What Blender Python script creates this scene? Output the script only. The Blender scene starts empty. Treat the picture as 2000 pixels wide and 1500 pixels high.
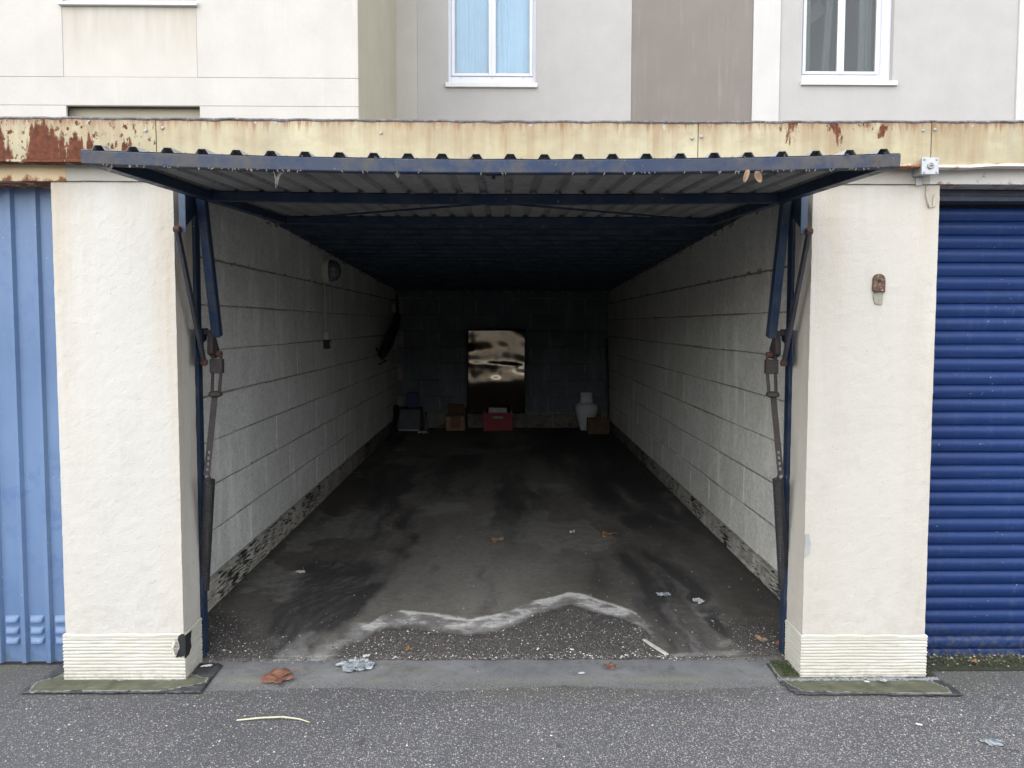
import bpy, bmesh, math, random
import numpy as np
from mathutils import Vector, Matrix, noise as mnoise

random.seed(7)
rng = np.random.default_rng(7)
S = bpy.context.scene
COL = S.collection

# ------------------------------------------------------------------ camera
cam_d = bpy.data.cameras.new('camera')
cam = bpy.data.objects.new('camera', cam_d)
COL.objects.link(cam)
cam_d.sensor_width = 36
cam_d.lens = 25.858
cam_d.shift_y = -0.01779
cam_d.clip_start = 0.05
cam_d.clip_end = 500
A_ = Vector((0.9999352, -0.011245, 0.0017956))
B_ = Vector((-0.001165, 0.055831, 0.9984396))
C_ = Vector((0.0113277, 0.9983769, -0.0558143))
m4 = Matrix(((A_.x, B_.x, -C_.x, 0), (A_.y, B_.y, -C_.y, -2.90779), (A_.z, B_.z, -C_.z, 1.43707), (0, 0, 0, 1)))
cam.matrix_world = m4
S.camera = cam
S.cycles.max_bounces = 16
S.cycles.diffuse_bounces = 10

# ------------------------------------------------------------------ sky, sun, exposure
SUN_EL, SUN_AZ = math.radians(52), math.radians(225)      # azimuth clockwise from +Y: behind the camera, to the left
w = bpy.data.worlds.new('World')
S.world = w
w.use_nodes = True
nt = w.node_tree
nt.nodes.clear()
sky = nt.nodes.new('ShaderNodeTexSky')
sky.sky_type = 'NISHITA'
sky.sun_disc = False
sky.sun_elevation = SUN_EL
sky.sun_rotation = SUN_AZ
sky.air_density = 1.0
sky.dust_density = 0.6
sky.ozone_density = 1.0
hs = nt.nodes.new('ShaderNodeHueSaturation')
hs.inputs['Saturation'].default_value = 0.26
bg = nt.nodes.new('ShaderNodeBackground')
bg.inputs['Strength'].default_value = 0.15
wo = nt.nodes.new('ShaderNodeOutputWorld')
nt.links.new(sky.outputs[0], hs.inputs['Color'])
nt.links.new(hs.outputs[0], bg.inputs['Color'])
nt.links.new(bg.outputs[0], wo.inputs['Surface'])
sun_d = bpy.data.lights.new('sun', 'SUN')
sun_d.energy = 0.6
sun_d.angle = math.radians(150)
sun_d.color = (1.0, 0.91, 0.80)
sun = bpy.data.objects.new('sun', sun_d)
COL.objects.link(sun)
sd = Vector((math.sin(SUN_AZ) * math.cos(SUN_EL), math.cos(SUN_AZ) * math.cos(SUN_EL), math.sin(SUN_EL)))
sun.rotation_euler = sd.to_track_quat('Z', 'Y').to_euler()
sun.location = sd * 30
vs = S.view_settings
vs.view_transform = 'Standard'
vs.look = 'None'
vs.exposure = 2.1
vs.gamma = 1
vs.use_curve_mapping = False


# ------------------------------------------------------------------ node helpers
class N:
    def __init__(s, name, rough=0.7, metal=0.0, spec=0.4):
        s.m = bpy.data.materials.new(name)
        s.m.use_nodes = True
        s.t = s.m.node_tree
        s.b = s.t.nodes['Principled BSDF']
        s.b.inputs['Roughness'].default_value = rough
        s.b.inputs['Metallic'].default_value = metal
        s.b.inputs['Specular IOR Level'].default_value = spec
        s._p = None

    def put(s, sock, v):
        if isinstance(v, bpy.types.NodeSocket):
            s.t.links.new(v, sock)
        elif isinstance(v, (tuple, list)) and len(v) == 3 and sock.type == 'RGBA':
            sock.default_value = (*v, 1)
        else:
            sock.default_value = v

    def pos(s, x=1, y=1, z=1):
        if s._p is None:
            s._p = s.t.nodes.new('ShaderNodeNewGeometry').outputs['Position']
        if (x, y, z) == (1, 1, 1):
            return s._p
        n = s.t.nodes.new('ShaderNodeVectorMath')
        n.operation = 'MULTIPLY'
        s.put(n.inputs[0], s._p)
        n.inputs[1].default_value = (x, y, z)
        return n.outputs[0]

    def xyz(s, i):
        n = s.t.nodes.new('ShaderNodeSeparateXYZ')
        s.put(n.inputs[0], s.pos())
        return n.outputs[i]

    def noise(s, scale, detail=4, rough=0.55, vec=None, dist=0.0):
        n = s.t.nodes.new('ShaderNodeTexNoise')
        s.put(n.inputs['Vector'], vec if vec is not None else s.pos())
        n.inputs['Scale'].default_value = scale
        n.inputs['Detail'].default_value = detail
        n.inputs['Roughness'].default_value = rough
        n.inputs['Distortion'].default_value = dist
        return n.outputs['Fac']

    def vor(s, scale, vec=None, feature='F1'):
        n = s.t.nodes.new('ShaderNodeTexVoronoi')
        n.feature = feature
        s.put(n.inputs['Vector'], vec if vec is not None else s.pos())
        n.inputs['Scale'].default_value = scale
        return n.outputs['Distance'], (n.outputs['Color'] if feature == 'F1' else None)

    def rng(s, v, a, b, c=0.0, d=1.0, smooth=False):
        n = s.t.nodes.new('ShaderNodeMapRange')
        if smooth:
            n.interpolation_type = 'SMOOTHSTEP'
        s.put(n.inputs[0], v)
        for i, k in enumerate((a, b, c, d)):
            n.inputs[i + 1].default_value = k
        return n.outputs[0]

    def ma(s, op, a, b=0.0):
        n = s.t.nodes.new('ShaderNodeMath')
        n.operation = op
        n.use_clamp = False
        s.put(n.inputs[0], a)
        s.put(n.inputs[1], b)
        return n.outputs[0]

    def mix(s, f, a, b, mode='MIX'):
        n = s.t.nodes.new('ShaderNodeMix')
        n.data_type = 'RGBA'
        n.blend_type = mode
        n.clamp_factor = True
        s.put(n.inputs[0], f)
        s.put(n.inputs[6], a)
        s.put(n.inputs[7], b)
        return n.outputs[2]

    def attr(s, name):
        n = s.t.nodes.new('ShaderNodeAttribute')
        n.attribute_name = name
        return n.outputs['Fac'], n.outputs['Color']

    def rnd(s):
        return s.t.nodes.new('ShaderNodeObjectInfo').outputs['Random']

    def sepc(s, c):
        n = s.t.nodes.new('ShaderNodeSeparateColor')
        s.put(n.inputs[0], c)
        return n.outputs

    def bump(s, h, strength=0.5, dist=0.01, nrm=None):
        n = s.t.nodes.new('ShaderNodeBump')
        n.inputs['Strength'].default_value = strength
        n.inputs['Distance'].default_value = dist
        s.put(n.inputs['Height'], h)
        if nrm is not None:
            s.put(n.inputs['Normal'], nrm)
        s.t.links.new(n.outputs[0], s.b.inputs['Normal'])
        return n.outputs[0]

    def col(s, c):
        s.put(s.b.inputs['Base Color'], c)
        return s

    def ro(s, v):
        s.put(s.b.inputs['Roughness'], v)
        return s


def plain(name, c, rough=0.6, metal=0.0, var=0.25, scale=12, spec=0.4, dirt=None):
    n = N(name, rough, metal, spec)
    f = n.rng(n.noise(scale, 5), 0.3, 0.7)
    cc = n.mix(f, tuple(x * (1 - var) for x in c), tuple(min(1, x * (1 + var * 0.6)) for x in c))
    if dirt:
        cc = n.mix(n.rng(n.noise(scale * 2.3, 6, 0.7), 0.52, 0.68), cc, dirt)
    n.col(cc)
    return n.m


MAT = {}
KW = 0.80


def stucco(name, c, stain=(0.55, 0.47, 0.34), grain=70, bs=0.35, stain_amt=0.5, streak=True):
    c = tuple(x * KW for x in c)
    n = N(name, 0.92, 0, 0.2)
    big = n.rng(n.noise(1.7, 5, 0.6), 0.35, 0.7)
    cc = n.mix(big, tuple(x * 0.91 for x in c), c)
    cc = n.mix(n.rng(n.noise(1, 6, 0.7, n.pos(3.5, 3.5, 0.35)), 0.5, 0.8, 0, 0.35), cc, tuple(x * 0.82 for x in c))
    if streak:
        st = n.noise(1.0, 6, 0.65, n.pos(9, 9, 0.55))
        st2 = n.noise(2.2, 3, 0.5)
        k = n.ma('MULTIPLY', n.rng(st, 0.52, 0.8), n.rng(st2, 0.42, 0.7))
        cc = n.mix(n.ma('MULTIPLY', k, stain_amt), cc, stain)
    fine = n.noise(grain * 2.5, 4, 0.7)
    cc = n.mix(n.rng(fine, 0.35, 0.6, 0.22, 0.0), cc, tuple(x * 0.7 for x in c))
    n.col(cc)
    h1 = n.noise(grain, 5, 0.62, None, 0.6)
    h2 = n.rng(n.noise(grain * 0.4, 3, 0.5, None, 1.2), 0.35, 0.65)
    n.bump(n.ma('ADD', h1, n.ma('MULTIPLY', h2, 0.8)), bs, 0.006)
    return n.m


def edge_stucco(name, c, x0, x1):
    """rough painted pillar render: rusty-yellow runs near its vertical edges and under the lintel, scuffs low down"""
    c = tuple(x * KW for x in c)
    n = N(name, 0.93, 0, 0.2)
    big = n.rng(n.noise(2.1, 5, 0.6), 0.35, 0.7)
    cc = n.mix(big, tuple(x * 0.955 for x in c), c)
    X = n.xyz(0)
    Z = n.xyz(2)
    d0 = n.rng(n.ma('ABSOLUTE', n.ma('SUBTRACT', X, x0)), 0.0, 0.16, 1.0, 0.0)
    d1 = n.rng(n.ma('ABSOLUTE', n.ma('SUBTRACT', X, x1)), 0.0, 0.13, 1.0, 0.0)
    ed = n.ma('MAXIMUM', d0, d1)
    st = n.rng(n.noise(1.0, 6, 0.65, n.pos(14, 14, 0.8)), 0.4, 0.72)
    up = n.rng(Z, 0.7, 1.95, 0.35, 1.0)
    k = n.ma('MULTIPLY', n.ma('MULTIPLY', ed, st), up)
    cc = n.mix(n.ma('MULTIPLY', k, 0.75), cc, (0.42, 0.31, 0.18))
    top = n.ma('MULTIPLY', n.rng(Z, 1.72, 1.99), n.rng(n.noise(1.0, 5, 0.6, n.pos(11, 11, 1.4)), 0.38, 0.7))
    cc = n.mix(n.ma('MULTIPLY', top, 0.5), cc, (0.36, 0.315, 0.235))
    gr = n.ma('MULTIPLY', n.rng(n.noise(1.0, 5, 0.7, n.pos(5, 5, 1.3)), 0.52, 0.75), n.rng(n.noise(9, 4), 0.4, 0.65))
    cc = n.mix(n.ma('MULTIPLY', gr, 0.35), cc, (0.30, 0.285, 0.25))
    splash = n.ma('MULTIPLY', n.rng(Z, 0.18, 0.55, 1.0, 0.0), n.rng(n.noise(13, 6, 0.7), 0.46, 0.66))
    cc = n.mix(n.ma('MULTIPLY', splash, 0.28), cc, (0.30, 0.27, 0.22))
    sp = n.rng(n.noise(55, 2, 0.5), 0.70, 0.76)
    cc = n.mix(n.ma('MULTIPLY', sp, 0.5), cc, (0.3, 0.27, 0.24))
    n.col(cc)
    h1 = n.noise(120, 6, 0.7, None, 0.15)
    h2 = n.rng(n.noise(42, 4, 0.6, n.pos(1, 1, 0.8), 0.35), 0.35, 0.70)
    h3 = n.rng(n.noise(15, 3, 0.5), 0.3, 0.7)
    n.bump(n.ma('ADD', n.ma('ADD', n.ma('MULTIPLY', h1, 1.0), n.ma('MULTIPLY', h2, 0.45)), n.ma('MULTIPLY', h3, 0.12)), 0.42, 0.005)
    return n.m


WHITE = (0.635, 0.612, 0.558)
MAT['pillar_l'] = edge_stucco('pillar_render_left', WHITE, -1.757, -1.286)
MAT['pillar_r'] = edge_stucco('pillar_render_right', (0.615, 0.585, 0.525), 1.214, 1.718)
MAT['reveal'] = stucco('smooth_reveal_paint', (0.60, 0.575, 0.52), bs=0.08, grain=40)
MAT['band'] = stucco('lintel_paint', (0.50, 0.475, 0.415), bs=0.12, grain=45, stain=(0.40, 0.36, 0.30), stain_amt=0.8)
MAT['cream_wall'] = stucco('cream_facade_paint', (0.535, 0.512, 0.475), bs=0.05, grain=30, stain_amt=0.3, stain=(0.6, 0.56, 0.48))
MAT['return_wall'] = stucco('weathered_return_paint', (0.455, 0.42, 0.325), bs=0.05, grain=30, stain_amt=0.9, stain=(0.36, 0.34, 0.27))
MAT['pale_wall'] = stucco('pale_facade_paint', (0.47, 0.455, 0.415), bs=0.03, grain=30, stain_amt=0.15)
MAT['grey_wall'] = stucco('light_grey_facade_paint', (0.44, 0.425, 0.41), bs=0.03, grain=30, stain_amt=0.12, stain=(0.5, 0.48, 0.46))
MAT['taupe_wall'] = stucco('taupe_facade_paint', (0.222, 0.198, 0.178), bs=0.05, grain=30, stain_amt=0.3, stain=(0.44, 0.40, 0.38))
MAT['white_wall'] = stucco('white_facade_paint', (0.56, 0.545, 0.53), bs=0.03, grain=30, stain_amt=0.1)
MAT['spandrel'] = None
n = N('stained_spandrel_paint', 0.92, 0, 0.2)
c = n.mix(n.rng(n.noise(1.2, 5, 0.6), 0.35, 0.7), (0.385, 0.363, 0.33), (0.425, 0.405, 0.372))
fall = n.ma('MULTIPLY', n.rng(n.xyz(2), 4.95, 5.78), n.rng(n.noise(1, 6, 0.6, n.pos(7, 7, 0.8)), 0.3, 0.68))
c = n.mix(n.ma('MULTIPLY', fall, 0.75), c, (0.30, 0.265, 0.205))
xr = n.ma('MULTIPLY', n.rng(n.xyz(0), -4.75, -4.35), n.rng(n.noise(1, 4, 0.6, n.pos(16, 16, 0.6)), 0.42, 0.6))
c = n.mix(n.ma('MULTIPLY', n.ma('MULTIPLY', xr, n.rng(n.xyz(2), 5.2, 5.78)), 0.7), c, (0.35, 0.32, 0.28))
n.col(c)
MAT['spandrel'] = n.m


def fascia(name, heavy):
    n = N(name, 0.62, 0, 0.35)
    base = n.mix(n.rng(n.noise(3.2, 6, 0.6), 0.35, 0.66), (0.29, 0.248, 0.155), (0.405, 0.368, 0.255))
    base = n.mix(n.rng(n.noise(1, 5, 0.6, n.pos(4, 4, 14)), 0.45, 0.75, 0, 0.6), base, (0.42, 0.37, 0.225))
    base = n.mix(n.rng(n.noise(11, 6, 0.7, n.pos(1, 1, 1.6)), 0.48, 0.72, 0, 0.5), base, (0.24, 0.20, 0.125))
    Z = n.xyz(2)
    top = n.rng(Z, 2.055, 2.205)                       # 0 at the bottom, 1 at the top
    sn = n.ma('ADD', n.ma('MULTIPLY', n.noise(1.0, 6, 0.66, n.pos(17, 17, 0.7)), 0.62), n.ma('MULTIPLY', n.noise(1.0, 4, 0.6, n.pos(5, 5, 1.5)), 0.38))
    s1 = n.rng(n.ma('ADD', sn, n.ma('MULTIPLY', top, 0.14)), 0.53, 0.70)
    base = n.mix(n.ma('MULTIPLY', s1, 0.66), base, (0.225, 0.145, 0.072))
    sn2 = n.noise(1.0, 6, 0.7, n.pos(43, 43, 2.2))
    s2 = n.rng(n.ma('ADD', sn2, n.ma('MULTIPLY', n.ma('POWER', top, 3.0), 0.30)), 0.70, 0.86)
    base = n.mix(n.ma('MULTIPLY', s2, 0.85), base, (0.20, 0.09, 0.04))
    dk = n.rng(n.noise(1.0, 5, 0.6, n.pos(12, 12, 1.0)), 0.58, 0.70)
    base = n.mix(n.ma('MULTIPLY', n.ma('MULTIPLY', dk, top), 0.5), base, (0.22, 0.20, 0.15))
    grey = n.rng(n.noise(26, 5, 0.7), 0.60, 0.68)
    base = n.mix(n.ma('MULTIPLY', n.ma('MULTIPLY', grey, n.rng(top, 0.7, 1.0)), 0.9), base, (0.45, 0.45, 0.49))
    patch = n.noise(7.5 if not heavy else 7, 7, 0.68, n.pos(1.4, 1.4, 0.75), 0.4)
    if heavy:
        col_n = n.noise(1.0, 4, 0.55, n.pos(15, 15, 0.55))
        bot = n.rng(Z, 2.05, 2.19, 0.10, -0.035)
        v = n.ma('ADD', n.ma('ADD', n.ma('MULTIPLY', patch, 0.42), n.ma('MULTIPLY', col_n, 0.85)), bot)
        p = n.rng(v, 0.672, 0.70)
        pits = n.rng(n.noise(60, 4, 0.65, n.pos(1, 1, 0.7)), 0.57, 0.61)
        p = n.ma('MAXIMUM', p, n.ma('MULTIPLY', pits, n.rng(v, 0.50, 0.60)))
    else:
        xm = n.ma('MULTIPLY', n.rng(n.xyz(0), 0.85, 1.15), n.rng(n.xyz(0), 1.75, 1.5))
        v = n.ma('ADD', patch, n.ma('MULTIPLY', n.ma('MULTIPLY', xm, n.rng(top, 0.3, 0.9)), 0.16))
        p = n.rng(v, 0.69, 0.72)
    rust = n.mix(n.rng(n.noise(40, 5, 0.7), 0.35, 0.65), (0.062, 0.019, 0.011), (0.135, 0.045, 0.021))
    base = n.mix(p, base, rust)
    n.col(base)
    n.ro(n.rng(p, 0, 1, 0.55, 0.95))
    n.bump(n.ma('ADD', n.ma('MULTIPLY', p, -0.5), n.ma('MULTIPLY', n.noise(60, 5, 0.7), n.ma('ADD', n.ma('MULTIPLY', p, 0.7), 0.1))), 0.4, 0.004)
    return n.m


MAT['fascia'] = fascia('pale_yellow_fascia_paint', False)
MAT['fascia_rust'] = fascia('rusted_fascia_paint', True)
n = N('rusty_lintel_steel', 0.7, 0, 0.3)
c = n.mix(n.rng(n.noise(3, 5), 0.35, 0.65), (0.45, 0.33, 0.19), (0.60, 0.48, 0.30))
low = n.ma('ADD', n.noise(14, 6, 0.7), n.rng(n.xyz(2), 1.985, 2.02, 0.16, 0.0))
c = n.mix(n.rng(low, 0.56, 0.66), c, (0.17, 0.06, 0.025))
n.col(c)
MAT['rust_lintel'] = n.m
n = N('grey_lintel_steel', 0.55, 0, 0.4)
c = n.mix(n.rng(n.noise(4, 5), 0.35, 0.65), (0.40, 0.39, 0.37), (0.52, 0.50, 0.46))
c = n.mix(n.rng(n.ma('ADD', n.noise(22, 6, 0.7), n.rng(n.xyz(2), 1.985, 2.02, 0.10, 0.0)), 0.60, 0.68), c, (0.24, 0.13, 0.07))
n.col(c)
MAT['grey_lintel'] = n.m
n = N('flaking_lip_paint', 0.7, 0, 0.3)
c = n.mix(n.rng(n.noise(7, 6, 0.65, n.pos(1, 1, 4)), 0.50, 0.56), (0.72, 0.66, 0.58), (0.24, 0.09, 0.045))
n.col(c)
MAT['lip'] = n.m
MAT['felt'] = plain('roof_felt', (0.10, 0.09, 0.09), 0.9, var=0.5, scale=30, dirt=(0.22, 0.22, 0.24))


def bluepaint(name, c, grime=0.5, chips=True, rough=0.45, gscale=14):
    n = N(name, rough, 0, 0.22)
    cc = n.mix(n.rng(n.noise(2.5, 5), 0.3, 0.7), tuple(x * 0.86 for x in c), c)
    g = n.rng(n.noise(gscale, 7, 0.72), 0.45, 0.68)
    if grime > 0.9:
        ends = n.rng(n.ma('ADD', n.ma('ABSOLUTE', n.xyz(0)), n.rng(n.noise(3, 4), 0, 1, -0.25, 0.25)), 0.35, 0.85)
        g2 = n.rng(n.noise(24, 7, 0.75), 0.38, 0.56)
        g = n.ma('MAXIMUM', g, n.ma('MULTIPLY', n.ma('MULTIPLY', g2, ends), 0.9))
    cc = n.mix(n.ma('MULTIPLY', g, grime), cc, (0.085, 0.08, 0.073))
    if chips:
        ch = n.rng(n.noise(60, 4, 0.65), 0.695, 0.72)
        cc = n.mix(ch, cc, (0.42, 0.40, 0.36))
        ru = n.rng(n.ma('ADD', n.ma('MULTIPLY', n.noise(6, 3), 0.5), n.ma('MULTIPLY', n.noise(45, 4, 0.6), 0.5)), 0.635, 0.66)
        cc = n.mix(ru, cc, (0.075, 0.04, 0.026))
    n.col(cc)
    n.ro(n.rng(g, 0, 1, rough, min(1, rough + 0.4)))
    n.bump(n.noise(90, 4, 0.7), 0.12, 0.003)
    return n.m


MAT['rail_blue'] = bluepaint('chipped_blue_steel', (0.024, 0.040, 0.082), 0.95)
MAT['frame_blue'] = bluepaint('blue_steel', (0.013, 0.028, 0.060), 0.4, True, 0.4)
MAT['light_blue_flange'] = bluepaint('pale_blue_steel', (0.062, 0.088, 0.138), 0.4)
n = N('faded_blue_door_paint', 0.42, 0, 0.45)
c = n.mix(n.rng(n.noise(2.0, 6, 0.6, n.pos(1, 1, 0.6)), 0.32, 0.7), (0.085, 0.145, 0.26), (0.13, 0.205, 0.34))
pt = n.ma('MULTIPLY', n.rng(n.noise(16, 6, 0.68), 0.50, 0.60), n.rng(n.noise(1.6, 3), 0.42, 0.6))
c = n.mix(n.ma('MULTIPLY', pt, 0.55), c, (0.065, 0.115, 0.27))
c = n.mix(n.rng(n.noise(1, 6, 0.7, n.pos(30, 30, 1.2)), 0.62, 0.74, 0, 0.5), c, (0.28, 0.35, 0.52))
c = n.mix(n.rng(n.noise(70, 3, 0.6), 0.72, 0.75), c, (0.5, 0.52, 0.56))
low = n.ma('MULTIPLY', n.rng(n.xyz(2), 0.0, 0.10, 1, 0), n.rng(n.noise(30, 5, 0.7), 0.42, 0.6))
c = n.mix(n.ma('MULTIPLY', low, 0.7), c, (0.09, 0.09, 0.10))
n.col(c)
n.bump(n.ma('ADD', n.noise(3, 2), n.ma('MULTIPLY', n.noise(120, 3), 0.03)), 0.1, 0.02)
MAT['door_blue'] = n.m
n = N('deep_blue_shutter_paint', 0.34, 0, 0.22)
c = n.mix(n.rng(n.noise(2.0, 5), 0.3, 0.7), (0.008, 0.026, 0.100), (0.012, 0.034, 0.122))
dustn = n.rng(n.noise(1, 5, 0.65, n.pos(6, 6, 60)), 0.5, 0.75, 0, 0.35)
c = n.mix(n.ma('MULTIPLY', dustn, 0.35), c, (0.10, 0.12, 0.18))
c = n.mix(n.rng(n.noise(1, 6, 0.75, n.pos(45, 45, 2.5)), 0.56, 0.74, 0, 0.30), c, (0.09, 0.11, 0.17))
c = n.mix(n.rng(n.noise(5, 6, 0.7), 0.52, 0.70, 0, 0.35), c, (0.012, 0.026, 0.075))
c = n.mix(n.rng(n.noise(85, 3, 0.6), 0.71, 0.74), c, (0.45, 0.47, 0.52))
low = n.ma('MULTIPLY', n.rng(n.xyz(2), 0.0, 0.16, 1, 0), n.rng(n.noise(45, 5, 0.7), 0.45, 0.6))
c = n.mix(n.ma('MULTIPLY', low, 0.7), c, (0.10, 0.10, 0.085))
n.col(c)
n.ro(0.42)
MAT['shutter_blue'] = n.m
MAT['shutter_header'] = plain('dark_header_paint', (0.045, 0.055, 0.085), 0.5, dirt=(0.10, 0.10, 0.10))
MAT['black_rubber'] = plain('black_rubber', (0.018, 0.018, 0.02), 0.7)

n = N('door_sheet_underside', 0.62, 0.0, 0.3)
c = n.mix(n.rng(n.noise(5, 6, 0.65, n.pos(1, 0.5, 1)), 0.3, 0.7), (0.165, 0.166, 0.165), (0.27, 0.272, 0.27))
c = n.mix(n.rng(n.noise(28, 6, 0.7), 0.55, 0.7), c, (0.06, 0.055, 0.05))
n.col(c)
MAT['door_sheet'] = n.m
n = N('galvanised_deck', 0.75, 0.15, 0.2)
vd, vc = n.vor(55)
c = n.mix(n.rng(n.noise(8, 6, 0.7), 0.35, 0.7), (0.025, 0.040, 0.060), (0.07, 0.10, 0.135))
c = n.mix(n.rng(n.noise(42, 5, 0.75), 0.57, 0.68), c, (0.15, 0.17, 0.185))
n.col(c)
MAT['deck'] = n.m


def block_mat(name, dark, light, stain_low=True):
    n = N(name, 0.95, 0, 0.15)
    r = n.rnd()
    c = n.mix(n.rng(n.noise(3.0, 5, 0.6), 0.3, 0.7), dark, light)
    c = n.mix(n.rng(r, 0, 1, 0.0, 0.28), c, tuple(x * 0.72 for x in dark))
    mott = n.rng(n.noise(22, 7, 0.72), 0.40, 0.66)
    c = n.mix(n.ma('MULTIPLY', mott, 0.32), c, tuple(x * 0.5 for x in dark))
    blot = n.rng(n.noise(7, 8, 0.78), 0.54, 0.68)
    c = n.mix(n.ma('MULTIPLY', blot, 0.25), c, tuple(x * 0.5 for x in dark))
    fine = n.rng(n.noise(58, 7, 0.8), 0.42, 0.60)
    c = n.mix(n.ma('MULTIPLY', fine, 0.42), c, tuple(x * 0.42 for x in dark))
    pits = n.rng(n.noise(130, 3, 0.65), 0.60, 0.68)
    c = n.mix(n.ma('MULTIPLY', pits, 0.55), c, (0.05, 0.05, 0.05))
    sm = n.rng(n.noise(1, 4, 0.6, n.pos(6, 6, 1.2)), 0.55, 0.72)
    c = n.mix(n.ma('MULTIPLY', sm, 0.35), c, tuple(x * 1.25 for x in light))
    n.col(c)
    n.bump(n.ma('SUBTRACT', n.noise(70, 6, 0.7), n.ma('MULTIPLY', pits, 0.5)), 0.35, 0.005)
    return n.m


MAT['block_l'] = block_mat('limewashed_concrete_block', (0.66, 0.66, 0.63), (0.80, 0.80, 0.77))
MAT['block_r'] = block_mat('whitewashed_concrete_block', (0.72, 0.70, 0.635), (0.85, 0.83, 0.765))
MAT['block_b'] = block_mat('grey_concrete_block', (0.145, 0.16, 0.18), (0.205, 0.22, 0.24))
n = N('mortar', 0.95, 0, 0.1)
c = n.mix(n.rng(n.noise(20, 6, 0.7), 0.35, 0.65), (0.16, 0.152, 0.14), (0.36, 0.345, 0.31))
n.col(c)
MAT['mortar'] = n.m
n = N('pale_mortar', 0.95, 0, 0.1)
c = n.mix(n.rng(n.noise(25, 6, 0.7), 0.35, 0.65), (0.52, 0.505, 0.465), (0.72, 0.705, 0.66))
n.col(c)
n.bump(n.noise(60, 5, 0.7), 0.5, 0.006)
MAT['pale_mortar'] = n.m
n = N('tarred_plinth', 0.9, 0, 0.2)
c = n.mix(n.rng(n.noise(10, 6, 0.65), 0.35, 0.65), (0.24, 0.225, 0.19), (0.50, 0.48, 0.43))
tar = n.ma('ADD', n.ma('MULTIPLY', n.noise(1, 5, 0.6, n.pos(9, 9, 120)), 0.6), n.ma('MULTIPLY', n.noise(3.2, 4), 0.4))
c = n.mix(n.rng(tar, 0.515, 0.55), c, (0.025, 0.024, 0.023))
c = n.mix(n.rng(n.xyz(1), 2.4, 5.0, 0.0, 0.7), c, (0.10, 0.09, 0.075))  # base colour darkened with depth, garage shade painted in
n.col(c)
n.bump(n.noise(50, 6, 0.7), 0.4, 0.006)
MAT['plinth'] = n.m

n = N('ridged_skirting_paint', 0.8, 0, 0.3)
c = n.mix(n.rng(n.noise(5, 5), 0.35, 0.7), (0.45, 0.435, 0.375), (0.51, 0.495, 0.445))
g = n.rng(n.noise(1, 6, 0.65, n.pos(30, 30, 9)), 0.5, 0.75)
c = n.mix(n.ma('MULTIPLY', g, 0.45), c, (0.50, 0.44, 0.33))
low = n.ma('MULTIPLY', n.rng(n.xyz(2), 0.0, 0.075, 1, 0), n.rng(n.noise(36, 6, 0.7), 0.44, 0.60))
c = n.mix(n.ma('MULTIPLY', low, 0.8), c, (0.30, 0.27, 0.22))
sc = n.rng(n.noise(80, 4, 0.7), 0.66, 0.70)
c = n.mix(sc, c, (0.25, 0.22, 0.18))
n.col(c)
n.bump(n.noise(45, 5, 0.65), 0.3, 0.006)
MAT['skirting'] = n.m

n = N('painted_membrane', 0.7, 0, 0.35)
f, _ = n.attr('paint')
green = n.mix(n.rng(n.noise(14, 6, 0.65), 0.35, 0.65), (0.075, 0.078, 0.05), (0.125, 0.13, 0.088))
green = n.mix(n.rng(n.noise(1, 5, 0.7, n.pos(20, 70, 1)), 0.55, 0.75, 0, 0.6), green, (0.24, 0.24, 0.19))
blk = n.mix(n.rng(n.noise(30, 5), 0.4, 0.65), (0.035, 0.036, 0.04), (0.085, 0.085, 0.09))
e = n.ma('ADD', f, n.rng(n.noise(26, 5, 0.65), 0, 1, -0.28, 0.28))
c = n.mix(n.rng(e, 0.46, 0.52), blk, (0.30, 0.305, 0.27))
c = n.mix(n.rng(e, 0.51, 0.60), c, green)
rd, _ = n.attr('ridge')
c = n.mix(n.ma('MULTIPLY', n.rng(rd, 0.0, 1.0, 0.42, 0.0), n.rng(n.noise(12, 5, 0.6), 0.35, 0.6)), c, (0.028, 0.028, 0.024))  # groove dirt, darkened in the colour to stand in for missing ridge shading
wr, _ = n.attr('worn')
w2 = n.ma('ADD', wr, n.rng(n.noise(1, 5, 0.7, n.pos(50, 16, 1)), 0, 1, -0.4, 0.4))
c = n.mix(n.rng(w2, 0.5, 0.6), c, (0.27, 0.285, 0.30))
c = n.mix(n.rng(n.ma('MULTIPLY', n.rng(w2, 0.45, 0.7), n.rng(n.noise(60, 4, 0.7), 0.5, 0.6)), 0.4, 0.7), c, (0.06, 0.06, 0.10))
n.col(c)
MAT['membrane'] = n.m

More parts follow.
